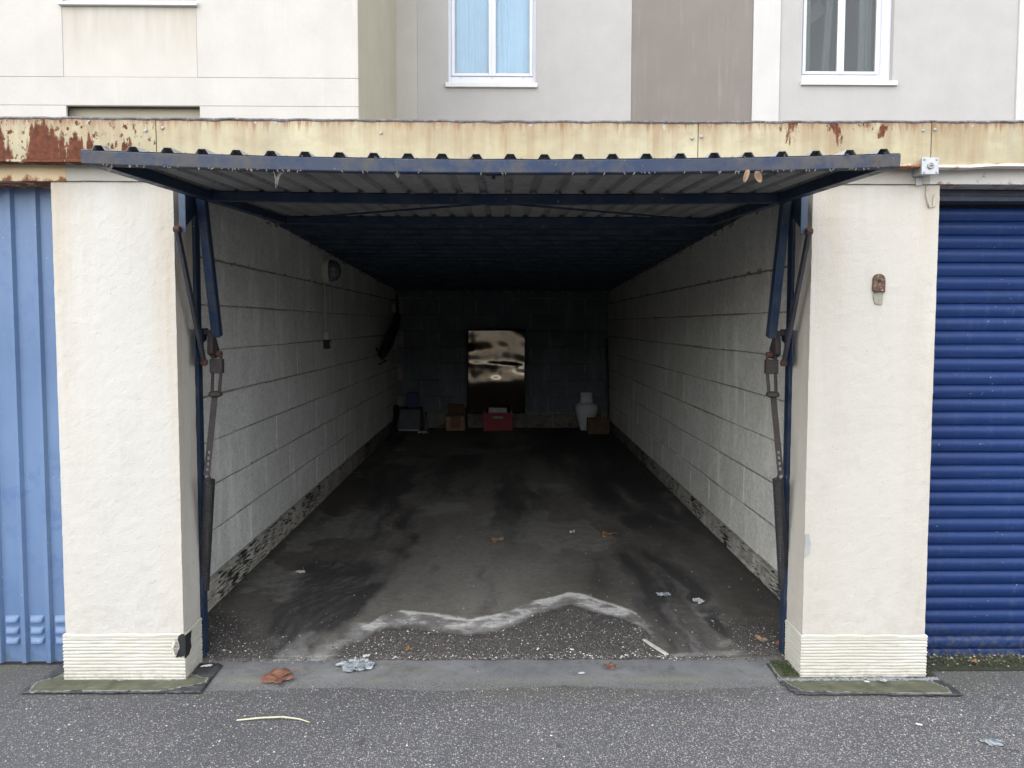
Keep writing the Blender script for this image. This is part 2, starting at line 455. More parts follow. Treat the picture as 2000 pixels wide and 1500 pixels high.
# ---- ground
n = N('speckled_asphalt', 0.9, 0, 0.25)
X, Y = n.xyz(0), n.xyz(1)
c = n.mix(n.rng(n.noise(1.3, 5, 0.6), 0.3, 0.7), (0.078, 0.079, 0.085), (0.138, 0.139, 0.148))
c = n.mix(n.rng(n.noise(240, 3, 0.7), 0.35, 0.7), tuple(x * 0.72 for x in (0.105, 0.105, 0.112)), c)
dens = n.ma('MULTIPLY', n.ma('ADD', n.rng(n.noise(1.4, 5, 0.65), 0.32, 0.68, 0.0, 0.75), n.rng(n.ma('ADD', X, n.ma('MULTIPLY', Y, -1.2)), -1.2, 1.2, 0.0, 0.5)), n.rng(Y, -0.22, -0.03, 1.0, 0.15))
hsum = None
for sc_, rad, keep in ((80, 0.34, 0.90), (140, 0.40, 0.80), (270, 0.42, 0.68)):
    d, cl = n.vor(sc_, n.pos(1, 1, 0.2))
    sp = n.sepc(cl)
    dd = n.ma('ADD', d, n.rng(n.noise(sc_ * 2.2, 2), 0, 1, -0.16, 0.16))
    inside = n.rng(dd, rad, rad * 0.6)
    sel = n.rng(n.ma('ADD', sp[0], n.ma('MULTIPLY', dens, 0.30)), keep, keep + 0.03)
    mk = n.ma('MULTIPLY', inside, sel)
    tone = n.mix(sp[1], (0.15, 0.152, 0.16), (0.52, 0.52, 0.525))
    tone = n.mix(n.rng(sp[2], 0.8, 0.85), tone, (0.34, 0.31, 0.25))
    c = n.mix(mk, c, tone)
    hsum = mk if hsum is None else n.ma('ADD', hsum, mk)
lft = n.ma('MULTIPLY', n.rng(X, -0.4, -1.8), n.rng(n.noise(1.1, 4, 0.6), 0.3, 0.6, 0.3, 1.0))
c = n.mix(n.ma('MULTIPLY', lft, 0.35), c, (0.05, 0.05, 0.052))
blot = n.ma('MULTIPLY', n.rng(n.noise(5.5, 4, 0.6), 0.62, 0.70), n.rng(n.noise(26, 5), 0.4, 0.6))
c = n.mix(n.ma('MULTIPLY', blot, 0.7), c, (0.035, 0.035, 0.037))
moss = n.ma('MULTIPLY', n.rng(n.ma('ADD', Y, n.rng(n.noise(3, 5, 0.6), 0, 1, -0.12, 0.12)), -0.20, -0.02), n.rng(n.noise(2.2, 5, 0.6), 0.38, 0.62))
c = n.mix(n.ma('MULTIPLY', moss, 0.5), c, (0.115, 0.115, 0.075))
n.col(c)
n.bump(n.ma('ADD', n.noise(160, 4, 0.7), n.ma('MULTIPLY', hsum, 0.5)), 0.55, 0.005)
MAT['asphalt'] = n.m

n = N('smooth_threshold_concrete', 0.85, 0, 0.3)
c = n.mix(n.rng(n.noise(3.5, 6, 0.65), 0.32, 0.68), (0.115, 0.118, 0.124), (0.21, 0.212, 0.217))
ms = n.rng(n.noise(2.3, 5, 0.6, n.pos(1, 3, 1)), 0.50, 0.66)
c = n.mix(n.ma('MULTIPLY', ms, 0.55), c, (0.115, 0.118, 0.085))
c = n.mix(n.rng(n.noise(110, 4, 0.7), 0.62, 0.68, 0, 0.6), c, (0.30, 0.30, 0.29))
c = n.mix(n.rng(n.noise(18, 6, 0.72), 0.52, 0.70, 0, 0.7), c, (0.075, 0.075, 0.077))
y1 = n.rng(n.ma('ADD', n.xyz(1), n.rng(n.noise(5, 6, 0.7), 0, 1, -0.07, 0.07)), -0.05, 0.05, 1, 0)
c = n.mix(n.ma('MULTIPLY', y1, 0.9), c, n.mix(n.rng(n.noise(170, 5, 0.75), 0.42, 0.60), (0.085, 0.086, 0.088), (0.20, 0.20, 0.19)))
band = n.ma('MULTIPLY', n.rng(n.ma('ABSOLUTE', n.ma('ADD', n.xyz(1), 0.01)), 0.0, 0.035, 1, 0), n.rng(n.noise(2.4, 5, 0.6), 0.42, 0.62))
c = n.mix(n.ma('MULTIPLY', band, 0.6), c, (0.20, 0.205, 0.16))
n.col(c)
n.bump(n.noise(90, 5, 0.7), 0.3, 0.004)
MAT['threshold'] = n.m

n = N('stained_garage_concrete', 0.85, 0, 0.25)
tone, _ = n.attr('tone')
t1 = n.ma('ADD', tone, n.rng(n.noise(9, 7, 0.7), 0, 1, -0.30, 0.30))
c = n.mix(n.rng(t1, 0.1, 0.9), (0.070, 0.063, 0.055), (0.195, 0.184, 0.165))
c = n.mix(n.rng(n.noise(34, 7, 0.75), 0.46, 0.7, 0, 0.5), c, (0.06, 0.056, 0.052))
pale, _ = n.attr('pale')
d2 = n.ma('ADD', pale, n.rng(n.noise(14, 8, 0.75), 0, 1, -0.32, 0.32))
c = n.mix(n.rng(d2, 0.42, 0.70, 0, 0.8), c, (0.26, 0.255, 0.24))
wet, _ = n.attr('wet')
t2 = n.ma('ADD', wet, n.rng(n.noise(1, 8, 0.75, n.pos(17, 5, 1)), 0, 1, -0.46, 0.46))
c = n.mix(n.rng(t2, 0.18, 0.80, 0, 0.86), c, (0.034, 0.033, 0.036))
scuff, _ = n.attr('scuff')
s2 = n.ma('ADD', scuff, n.rng(n.noise(1, 8, 0.78, n.pos(34, 10, 1), 0.5), 0, 1, -0.55, 0.55))
c = n.mix(n.rng(s2, 0.46, 0.85, 0, 0.75), c, (0.235, 0.235, 0.24))
deb, _ = n.attr('debris')
b2 = n.ma('ADD', deb, n.rng(n.noise(22, 7, 0.75), 0, 1, -0.5, 0.5))
c = n.mix(n.rng(b2, 0.38, 0.66, 0, 0.9), c, n.mix(n.rng(n.noise(110, 5, 0.75), 0.4, 0.65), (0.036, 0.033, 0.032), (0.13, 0.122, 0.115)))
salt, _ = n.attr('salt')
l2 = n.ma('ADD', salt, n.ma('ADD', n.rng(n.noise(38, 9, 0.8), 0, 1, -0.45, 0.45), n.rng(n.noise(1, 8, 0.78, n.pos(9, 42, 1)), 0, 1, -0.45, 0.45)))
c = n.mix(n.rng(l2, 0.24, 0.62, 0, 0.85), c, n.mix(n.rng(n.noise(60, 6, 0.7), 0.35, 0.65), (0.19, 0.187, 0.183), (0.33, 0.325, 0.315)))
c = n.mix(n.rng(l2, 0.66, 1.0, 0, 0.97), c, (0.66, 0.65, 0.62))
yel, _ = n.attr('halo')
c = n.mix(n.ma('MULTIPLY', yel, n.rng(n.noise(12, 5, 0.6), 0.3, 0.7, 0.2, 0.7)), c, (0.13, 0.115, 0.075))
gr = n.rng(n.noise(210, 3, 0.7), 0.66, 0.70)
c = n.mix(n.ma('MULTIPLY', gr, 0.6), c, (0.32, 0.31, 0.29))
dk = n.rng(n.noise(160, 3, 0.7), 0.64, 0.70)
c = n.mix(n.ma('MULTIPLY', dk, 0.6), c, (0.04, 0.038, 0.036))
n.col(c)
n.ro(n.rng(t2, 0.4, 0.8, 0.88, 0.62))
n.bump(n.ma('ADD', n.noise(95, 6, 0.7), n.ma('MULTIPLY', n.rng(b2, 0.4, 0.6), n.noise(150, 4, 0.7))), 0.5, 0.005)
MAT['garage_floor'] = n.m

n = N('gravel_grit', 0.9, 0, 0.2)
_, ac = n.attr('tint')
n.col(ac)
MAT['grit'] = n.m

MAT['leaf'] = plain('dry_brown_leaf', (0.19, 0.085, 0.055), 0.75, var=0.45, scale=40)
MAT['leaf_tan'] = plain('dry_tan_leaf', (0.34, 0.23, 0.15), 0.75, var=0.4, scale=40)
MAT['leaf_ochre'] = plain('dry_ochre_leaf', (0.30, 0.17, 0.07), 0.75, var=0.4, scale=40)
MAT['paper'] = plain('dirty_white_paper', (0.50, 0.49, 0.46), 0.8, var=0.25, scale=30)
n = N('grey_plastic_film', 0.35, 0, 0.5)
c = n.mix(n.rng(n.noise(45, 6, 0.7, None, 1.0), 0.42, 0.58), (0.09, 0.105, 0.115), (0.36, 0.39, 0.41))
n.col(c)
MAT['film'] = n.m
MAT['straw'] = plain('pale_straw', (0.55, 0.52, 0.36), 0.7, var=0.2, scale=60)
MAT['wood_stick'] = plain('splintered_wood', (0.50, 0.48, 0.43), 0.8, var=0.35, scale=70)
MAT['galv'] = plain('brushed_aluminium', (0.36, 0.37, 0.385), 0.38, 0.6, var=0.1, scale=40)
MAT['screw'] = plain('steel_screw', (0.30, 0.29, 0.28), 0.5, 0.5, var=0.2, scale=100)
MAT['dark'] = plain('dark_slot', (0.02, 0.02, 0.02), 0.6)
MAT['rust'] = plain('brown_rust', (0.085, 0.038, 0.024), 0.9, var=0.5, scale=60, dirt=(0.085, 0.042, 0.028))
MAT['rust_flaky'] = plain('flaking_rust_and_paint', (0.10, 0.055, 0.038), 0.9, var=0.5, scale=50, dirt=(0.30, 0.24, 0.19))
MAT['rust_dark'] = plain('dark_rusty_steel', (0.030, 0.025, 0.025), 0.75, var=0.4, scale=40, dirt=(0.055, 0.028, 0.02))
MAT['steel_purple'] = plain('aged_steel_bar', (0.042, 0.043, 0.056), 0.55, 0.2, var=0.3, scale=20, dirt=(0.05, 0.03, 0.025))
MAT['spring'] = plain('oily_spring_steel', (0.045, 0.044, 0.047), 0.5, 0.4, var=0.3, scale=30)
MAT['lime'] = plain('lime_residue', (0.25, 0.24, 0.195), 0.9, var=0.3, scale=60)
MAT['pvc'] = plain('white_pvc', (0.49, 0.503, 0.545), 0.35, var=0.03, scale=3)
MAT['sill'] = plain('white_sill_paint', (0.52, 0.515, 0.515), 0.6, var=0.06, scale=4)
MAT['curtain_sky_tint'] = plain('voile_sky_reflection', (0.54, 0.70, 0.90), 0.9, var=0.06, scale=3)  # white voile, the glass's sky reflection painted in as pale blue
MAT['curtain_grey'] = plain('grey_curtain', (0.13, 0.137, 0.137), 0.9, var=0.1, scale=3)
MAT['room'] = plain('room_paint', (0.10, 0.106, 0.106), 0.9, var=0.05)
MAT['lamp_base'] = plain('cream_lamp_plastic', (0.55, 0.52, 0.42), 0.5, var=0.1)
MAT['grey_plastic'] = plain('grey_plastic', (0.34, 0.34, 0.33), 0.5, var=0.15)
MAT['conduit'] = plain('dusty_conduit', (0.50, 0.47, 0.45), 0.6, var=0.15)
n = N('ribbed_lamp_glass', 0.15, 0, 0.6)
n.col((0.10, 0.11, 0.11))
MAT['lamp_glass'] = n.m
n = N('crumpled_mirror_foil', 0.16, 1.0)
n.col(n.mix(n.rng(n.noise(6, 4), 0.3, 0.7), (0.20, 0.17, 0.13), (0.27, 0.235, 0.185)))
MAT['foil'] = n.m
MAT['red_plastic'] = plain('red_plastic', (0.26, 0.004, 0.014), 0.45, var=0.12)
MAT['card'] = plain('brown_cardboard', (0.30, 0.20, 0.12), 0.9, var=0.2)
MAT['card_print'] = plain('printed_cardboard', (0.20, 0.085, 0.05), 0.7, var=0.4, scale=30, dirt=(0.32, 0.22, 0.15))
MAT['card_dark'] = plain('dark_cardboard', (0.11, 0.072, 0.045), 0.9, var=0.3)
MAT['grey_crate'] = plain('dark_grey_plastic_box', (0.085, 0.10, 0.11), 0.6, var=0.2)
MAT['navy'] = plain('navy_plastic', (0.012, 0.016, 0.09), 0.5, var=0.1)
MAT['black'] = plain('black_plastic', (0.014, 0.015, 0.018), 0.5, var=0.2)
MAT['ceramic'] = plain('white_glazed_ceramic', (0.62, 0.64, 0.67), 0.16, var=0.05, spec=0.5)
MAT['web'] = plain('dusty_cobweb', (0.17, 0.16, 0.135), 0.9, var=0.3, scale=50)
MAT['moss'] = plain('green_moss', (0.034, 0.038, 0.020), 0.95, var=0.5, scale=60)
MAT['wood_pole'] = plain('dark_wooden_pole', (0.05, 0.04, 0.035), 0.7)

MAT['facing'] = plain('brown_beige_facade', (0.36, 0.31, 0.25), 0.9, var=0.2, scale=1.5)
# window glass: reflection over clear transparency
g = bpy.data.materials.new('window_glass')
g.use_nodes = True
t = g.node_tree
t.nodes.clear()
fr = t.nodes.new('ShaderNodeFresnel')
fr.inputs[0].default_value = 1.42
gl = t.nodes.new('ShaderNodeBsdfGlossy')
gl.inputs['Roughness'].default_value = 0.02
tr = t.nodes.new('ShaderNodeBsdfTransparent')
tr.inputs[0].default_value = (0.86, 0.90, 0.90, 1)
mx = t.nodes.new('ShaderNodeMixShader')
oo = t.nodes.new('ShaderNodeOutputMaterial')
t.links.new(fr.outputs[0], mx.inputs[0])
t.links.new(tr.outputs[0], mx.inputs[1])
t.links.new(gl.outputs[0], mx.inputs[2])
t.links.new(mx.outputs[0], oo.inputs[0])
MAT['glass'] = g


# ------------------------------------------------------------------ mesh helpers
class MB:
    """collects vertices and faces, builds ONE mesh object"""
    def __init__(s):
        s.v, s.f = [], []

    def add(s, vs_, fs_):
        k = len(s.v)
        s.v += [tuple(v) for v in vs_]
        s.f += [tuple(i + k for i in f) for f in fs_]
        return s

    def box(s, x0, x1, y0, y1, z0, z1):
        return s.add([(x0, y0, z0), (x1, y0, z0), (x1, y1, z0), (x0, y1, z0), (x0, y0, z1), (x1, y0, z1), (x1, y1, z1), (x0, y1, z1)],
                     [(0, 3, 2, 1), (4, 5, 6, 7), (0, 1, 5, 4), (1, 2, 6, 5), (2, 3, 7, 6), (3, 0, 4, 7)])

    def tube(s, pts, r, seg=8, cap=True, up=None):
        pts = [Vector(p) for p in pts]
        rs = r if isinstance(r, (list, tuple)) else [r] * len(pts)
        vs_, fs_ = [], []
        prev = None
        for i, p in enumerate(pts):
            d = (pts[min(i + 1, len(pts) - 1)] - pts[max(i - 1, 0)]).normalized()
            if prev is None:
                a = d.cross(Vector((0, 0, 1)) if abs(d.z) < 0.9 else Vector((1, 0, 0))).normalized()
            else:
                a = (prev - d * prev.dot(d)).normalized()
            prev = a
            b = d.cross(a)
            for k in range(seg):
                th = 2 * math.pi * k / seg
                vs_.append(p + (a * math.cos(th) + b * math.sin(th)) * rs[i])
        for i in range(len(pts) - 1):
            for k in range(seg):
                fs_.append((i * seg + k, i * seg + (k + 1) % seg, (i + 1) * seg + (k + 1) % seg, (i + 1) * seg + k))
        if cap:
            fs_.append(tuple(range(seg - 1, -1, -1)))
            fs_.append(tuple((len(pts) - 1) * seg + k for k in range(seg)))
        return s.add(vs_, fs_)

    def bar(s, p, q, wx, wy, side=(1, 0, 0)):
        """rectangular bar from p to q, wx wide along 'side', wy the other way"""
        p, q = Vector(p), Vector(q)
        d = (q - p).normalized()
        a = Vector(side)
        a = (a - d * a.dot(d)).normalized()
        b = d.cross(a)
        vs_ = []
        for e in (p, q):
            for i, j in ((-1, -1), (1, -1), (1, 1), (-1, 1)):
                vs_.append(e + a * i * wx / 2 + b * j * wy / 2)
        return s.add(vs_, [(0, 3, 2, 1), (4, 5, 6, 7), (0, 1, 5, 4), (1, 2, 6, 5), (2, 3, 7, 6), (3, 0, 4, 7)])

    def lathe(s, prof, c=(0, 0, 0), seg=28, axis='z'):
        vs_, fs_ = [], []
        for r, h in prof:
            for k in range(seg):
                th = 2 * math.pi * k / seg
                u, v_ = r * math.cos(th), r * math.sin(th)
                vs_.append((c[0] + u, c[1] + v_, c[2] + h) if axis == 'z' else ((c[0] + h, c[1] + u, c[2] + v_) if axis == 'x' else (c[0] + u, c[1] + h, c[2] + v_)))
        for i in range(len(prof) - 1):
            for k in range(seg):
                q = (i * seg + k, i * seg + (k + 1) % seg, (i + 1) * seg + (k + 1) % seg, (i + 1) * seg + k)
                fs_.append(q)
        fs_.append(tuple(range(seg - 1, -1, -1)))
        fs_.append(tuple((len(prof) - 1) * seg + k for k in range(seg)))
        return s.add(vs_, fs_)

    def prism(s, poly, axis, a, b):
        """poly in the plane across 'axis' ('x': (y,z), 'y': (x,z), 'z': (x,y)), from a to b"""
        k = len(poly)
        mk = {'x': lambda p, t_: (t_, p[0], p[1]), 'y': lambda p, t_: (p[0], t_, p[1]), 'z': lambda p, t_: (p[0], p[1], t_)}[axis]
        vs_ = [mk(p, a) for p in poly] + [mk(p, b) for p in poly]
        fs_ = [tuple(range(k - 1, -1, -1)), tuple(range(k, 2 * k))] + [(i, (i + 1) % k, k + (i + 1) % k, k + i) for i in range(k)]
        return s.add(vs_, fs_)

    def build(s, name, mat, parent=None, smooth=False, bevel=0.0, loc=None, fix=True, segs=1):
        me = bpy.data.meshes.new(name)
        me.from_pydata(s.v, [], s.f)
        if fix:
            bm = bmesh.new()
            bm.from_mesh(me)
            bmesh.ops.recalc_face_normals(bm, faces=bm.faces)
            if bevel:
                bmesh.ops.bevel(bm, geom=[e for e in bm.edges if len(e.link_faces) == 2 and e.calc_face_angle(0) > 0.6], offset=bevel, segments=segs, affect='EDGES', profile=0.6)
            bm.to_mesh(me)
            bm.free()
        if smooth:
            me.polygons.foreach_set('use_smooth', [True] * len(me.polygons))
        me.materials.append(mat if not isinstance(mat, str) else MAT[mat])
        o = bpy.data.objects.new(name, me)
        COL.objects.link(o)
        if parent:
            o.parent = parent
        if loc is not None:
            o.location = loc
        return o


def empty(name, label=None, cat=None, loc=(0, 0, 0), rot=(0, 0, 0), group=None, parent=None):
    o = bpy.data.objects.new(name, None)
    o.empty_display_size = 0.1
    COL.objects.link(o)
    o.location = loc
    o.rotation_euler = rot
    if label:
        tag(o, label, cat, group)
    if parent:
        o.parent = parent
    return o


def tag(o, label, cat, group=None):
    o['label'] = label
    o['category'] = cat
    if group:
        o['group'] = group
    return o


def kind(o, k):
    o['kind'] = k
    return o


def rough_box(name, mat, parent, x0, x1, y0, y1, z0, z1, step=0.03, amp=0.0025, freq=18):
    """a box cut fine, its surface a little uneven"""
    bm = bmesh.new()
    nx, ny, nz = (max(1, int(round((b - a) / step))) for a, b in ((x0, x1), (y0, y1), (z0, z1)))
    cache = {}

    def vert(i, j, k):
        key = (i, j, k)
        if key not in cache:
            p = Vector((x0 + (x1 - x0) * i / nx, y0 + (y1 - y0) * j / ny, z0 + (z1 - z0) * k / nz))
            q = p + Vector([mnoise.noise(p * freq + Vector((o_, 0, 0))) for o_ in (3.1, 17.7, 41.3)]) * amp
            q += Vector([mnoise.noise(p * freq * 3 + Vector((o_, 0, 0))) for o_ in (5.1, 27.7, 61.3)]) * amp * 0.5
            cache[key] = bm.verts.new(q)
        return cache[key]
    for i in range(nx):
        for j in range(ny):
            for k in (0, nz):
                bm.faces.new([vert(i, j, k), vert(i + 1, j, k), vert(i + 1, j + 1, k), vert(i, j + 1, k)])
    for i in range(nx):
        for k in range(nz):
            for j in (0, ny):
                bm.faces.new([vert(i, j, k), vert(i + 1, j, k), vert(i + 1, j, k + 1), vert(i, j, k + 1)])
    for j in range(ny):
        for k in range(nz):
            for i in (0, nx):
                bm.faces.new([vert(i, j, k), vert(i, j + 1, k), vert(i, j + 1, k + 1), vert(i, j, k + 1)])
    bmesh.ops.recalc_face_normals(bm, faces=bm.faces)
    me = bpy.data.meshes.new(name)
    bm.to_mesh(me)
    bm.free()
    me.materials.append(MAT[mat] if isinstance(mat, str) else mat)
    o = bpy.data.objects.new(name, me)
    COL.objects.link(o)
    if parent:
        o.parent = parent
    return o


def vnoise(x, y, seed=0):
    """value noise on arrays"""
    xi, yi = np.floor(x).astype(np.int64), np.floor(y).astype(np.int64)
    fx, fy = x - xi, y - yi
    fx, fy = fx * fx * (3 - 2 * fx), fy * fy * (3 - 2 * fy)

    def h(a, b):
        k = (a * 374761393 + b * 668265263 + seed * 974634777) & 0x7fffffff
        k = ((k ^ (k >> 13)) * 1274126177) & 0x7fffffff
        return ((k ^ (k >> 16)) & 0xffff) / 65535.0
    return (h(xi, yi) * (1 - fx) + h(xi + 1, yi) * fx) * (1 - fy) + (h(xi, yi + 1) * (1 - fx) + h(xi + 1, yi + 1) * fx) * fy


def fbm(x, y, seed=0, o=4):
    r, a, t_ = 0, 1.0, 0
    for i in range(o):
        r = r + a * vnoise(x, y, seed + i)
        t_ += a
        a *= 0.5
        x, y = 2.03 * (0.79 * x - 0.61 * y) + 13.7, 2.03 * (0.61 * x + 0.79 * y) - 5.3
    return r / t_


def seg_dist(px, py, line):
    d = np.full_like(px, 1e9)
    for (ax, ay), (bx, by) in zip(line[:-1], line[1:]):
        vx, vy = bx - ax, by - ay
        t_ = np.clip(((px - ax) * vx + (py - ay) * vy) / (vx * vx + vy * vy), 0, 1)
        d = np.minimum(d, np.hypot(px - ax - t_ * vx, py - ay - t_ * vy))
    return d


def smooth01(x, a, b):
    t_ = np.clip((x - a) / (b - a), 0, 1)
    return t_ * t_ * (3 - 2 * t_)


# ------------------------------------------------------------------ the setting: ground, threshold, garage floor
gm = MB()
gm.add([(-60, -60, 0), (60, -60, 0), (60, 60, 0), (-60, 60, 0)], [(0, 1, 2, 3)])
kind(gm.build('ground', 'asphalt', fix=False), 'structure')

# smooth concrete threshold, slightly proud of the asphalt
tm = MB()
xs = np.linspace(-1.30, 1.25, 90)
rows = [(-0.075, 0.0006), (-0.04, 0.0022), (0.0, 0.0042), (0.03, 0.0055), (0.10, 0.0068), (0.155, 0.0068), (0.20, 0.005)]
vv = []
for y_, z_ in rows:
    for x_ in xs:
        jit = (0.035 * mnoise.noise(Vector((x_ * 2.2, 0, 0))) + 0.014 * mnoise.noise(Vector((x_ * 14, 0, 0)))) if y_ < 0 else 0
        vv.append((x_, y_ + jit, z_ + 0.0015 * mnoise.noise(Vector((x_ * 14, y_ * 14, 2)))))
ff = [(r * 90 + i, r * 90 + i + 1, (r + 1) * 90 + i + 1, (r + 1) * 90 + i) for r in range(len(rows) - 1) for i in range(89)]
tm.add(vv, ff)
kind(tm.build('threshold_strip', 'threshold', fix=False, smooth=True), 'structure')

SALT = [(-0.78, 0.20), (-0.671, 0.315), (-0.64, 0.521), (-0.597, 0.625), (-0.53, 0.682), (-0.387, 0.655), (-0.257, 0.597), (-0.168, 0.56), (-0.033, 0.64), (0.122, 0.763), (0.246, 0.86), (0.345, 0.918), (0.423, 0.888), (0.506, 0.802), (0.597, 0.713), (0.661, 0.635), (0.68, 0.512), (0.643, 0.37), (0.66, 0.25), (0.72, 0.18)]
nx, ny = 300, 640
gx = np.linspace(-1.47, 1.445, nx)
gy = 0.16 + (7.24 - 0.16) * np.linspace(0, 1, ny) ** 1.6
PX, PY = np.meshgrid(gx, gy)
px, py = PX.ravel(), PY.ravel()
sx = np.array([p[0] for p in SALT])
sy = np.array([p[1] for p in SALT])
wx = px + 0.22 * (fbm(px * 2.6, py * 2.6, 101, 6) - 0.5)
wy = py + 0.30 * (fbm(px * 2.6, py * 2.6, 102, 6) - 0.5)
# tide line: signed distance (positive towards the back), warped at several scales
line_y = np.interp(px, sx[2:-3], sy[2:-3]) + 0.07 * (fbm(px * 7, py * 2, 3, 5) - 0.5) + 0.025 * (fbm(px * 26, py * 20, 4, 4) - 0.5)
sd = py - line_y
span = smooth01(px, -0.80, -0.62) * smooth01(-px, -0.74, -0.62)
inside = smooth01(-sd, -0.015, 0.015) * span
below = np.clip(-sd, 0, 1)
brk = smooth01(fbm(px * 5 + 2, py * 4, 15, 5), 0.30, 0.60)
wtop = 0.008 + 0.05 * fbm(px * 4, py * 3, 13, 4) ** 1.6
wbot = 0.012 + 0.11 * fbm(px * 3.5, py * 2 + 4, 14, 4) ** 1.8
crest = np.where(sd > 0, np.exp(-(sd / wtop) ** 2), 0.62 * np.exp(-np.abs(sd) / 0.011) + 0.38 * np.exp(-np.abs(sd) / wbot)) * span * (0.30 + 0.95 * brk)
dl = seg_dist(wx, wy, SALT[0:4])
dr = seg_dist(wx, wy, SALT[-5:])
crest = np.maximum(crest, 0.55 * np.exp(-(dl / 0.045) ** 2) * brk)
crest = np.maximum(crest, 0.50 * np.exp(-(dr / 0.05) ** 2) * fbm(px * 9, py * 9, 17))
wband = 0.09 + 0.20 * fbm(px * 2.6, px * 0 + 1.5, 9) + 0.07 * (fbm(px * 11, py * 11, 10) - 0.5)
ash = inside * smooth01(-below, -wband * 1.25, -wband * 0.6) * (0.45 + 0.65 * smooth01(fbm(px * 9, py * 12, 16, 5), 0.3, 0.6))
salt = np.clip(np.maximum(crest * 1.0, ash * 0.74) + 0.22 * crest * ash, 0, 1.1)
halo = np.exp(-(np.clip(sd - 0.01, 0, 9) / 0.09) ** 2) * (sd > 0) * span * (0.4 + 0.6 * fbm(px * 4, py * 4, 18))
debris = inside * smooth01(below, wband * 0.75, wband * 1.35)
debris = np.maximum(debris, smooth01(-wx, 0.86, 1.04) * smooth01(-(wy + 0.62 * (wx + 1.45)), -0.82, -0.50) * 0.9)
debris = np.maximum(debris, smooth01(wx, 0.98, 1.16) * smooth01(-wy, -0.74, -0.36) * 0.85)
edge = np.minimum(px + 1.47, 1.445 - px)
debris = np.maximum(debris, smooth01(-edge, -0.18, -0.03) * 0.55)
tone = 0.5 + 1.1 * (fbm(wx * 1.5, wy * 0.9, 41, 6) - 0.5) + 0.6 * (fbm(px * 6, py * 1.2, 42, 5) - 0.5) + 0.22 * np.exp(-(wx / 0.42) ** 2) - 0.25 * smooth01(-edge, -0.45, -0.1)
pale = smooth01(fbm(wx * 2.1 + 7, wy * 1.7, 43, 6), 0.56, 0.66) * 0.55
for (bx, by, rx, ry, a) in ((-0.50, 2.70, 0.26, 0.26, 0.85), (0.50, 3.5, 0.20, 0.16, 0.8), (-1.20, 1.25, 0.09, 0.09, 0.75), (-0.70, 3.9, 0.25, 0.3, 0.6), (1.02, 0.66, 0.07, 0.20, 0.75), (1.02, 0.30, 0.10, 0.08, 0.6), (0.96, 0.2, 0.22, 0.05, 0.75), (-0.80, 0.20, 0.16, 0.06, 0.85), (0.80, 0.2, 0.22, 0.05, 0.75), (-0.88, 0.42, 0.07, 0.08, 0.7)):
    pale = np.maximum(pale, a * np.exp(-((wx - bx) / rx) ** 2 - ((wy - by) / ry) ** 2))
wet = smooth01(fbm(wx * 5.5 + 3, wy * 0.8 + 1, 44, 6), 0.44, 0.78) * 0.5 + smooth01(fbm(wx * 1.5 + 3, wy * 1.1 + 1, 45, 6), 0.50, 0.80) * 0.30
tyre = np.zeros_like(px)
for (x0, x1, wd, sg) in ((-0.95, -0.98, 0.20, 21), (0.84, 0.84, 0.19, 25)):
    cx = x0 + (x1 - x0) * np.clip(py / 4, 0, 1) + 0.16 * (fbm(py * 0.8, py * 0 + sg, sg) - 0.5)
    dd = np.abs(wx - cx)
    tyre = np.maximum(tyre, smooth01(-dd, -wd - 0.05, -wd + 0.10) * smooth01(-py, -6.5, -3.0))
tread = 0.5 + 0.5 * np.sin((py + 0.35 * np.abs(px - 0.84)) * 70 + 3 * fbm(px * 5, py * 5, 33))
tyre *= (0.45 + 0.75 * smooth01(fbm(wx * 8, wy * 0.9, 31, 6), 0.34, 0.68)) * (0.88 + 0.12 * tread)
wet = np.maximum(wet, tyre * 0.85)
# darker damp streaks beside the tracks, a damp field at the right and soaked back corner
wet = np.maximum(wet, 0.9 * np.exp(-((wx + 0.70 + 0.06 * np.sin(py * 2.6)) / 0.075) ** 2) * smooth01(-py, -3.6, -1.6) * smooth01(py, 0.40, 0.65) * (0.45 + 0.75 * smooth01(fbm(px * 4, py * 2.5, 35), 0.3, 0.55)))
wet = np.maximum(wet, 0.95 * np.exp(-((wx - 1.02 + 0.10 * (wy - 0.8)) / 0.045) ** 2) * smooth01(-py, -2.0, -1.4) * smooth01(py, 0.28, 0.45) * (0.4 + 0.8 * smooth01(fbm(px * 5, py * 3, 36), 0.3, 0.55)))
wet = np.maximum(wet, 0.8 * smooth01(wx, 0.35, 0.85) * smooth01(wy, 1.3, 2.4) * smooth01(-wy, -6.5, -4.5) * smooth01(fbm(wx * 4, wy * 1.0, 37, 6), 0.34, 0.70))
wet = np.maximum(wet, 0.75 * smooth01(wx, 0.0, 0.6) * smooth01(wy, 4.6, 5.6))
wet = np.maximum(wet, 0.85 * smooth01(-np.abs(wx + 0.95), -0.36, -0.12) * smooth01(-np.abs(wy - 1.35), -0.45, -0.1) * smooth01(fbm(wx * 6, wy * 4, 38, 6), 0.34, 0.66))
stroke = 0.5 + 0.5 * np.sin((wx * 1.0 + 0.22 * np.sin(wy * 3.2)) * 95 + 5 * fbm(px * 4, py * 3, 61))
leftp = smooth01(-np.abs(wx + 0.90 + 0.05 * wy), -0.30, -0.15) * smooth01(wy, 0.30, 0.48) * smooth01(-wy, -1.75, -1.35)
wet = np.maximum(wet, leftp * (0.62 + 0.18 * stroke + 0.3 * (fbm(wx * 6, wy * 3, 62, 5) - 0.5)))
wet *= 1 - 0.8 * np.clip(salt * 1.5, 0, 1)
scuff = np.exp(-((wx + 0.90) / 0.15) ** 2) * smooth01(-py, -0.85, -0.22) * 0.80
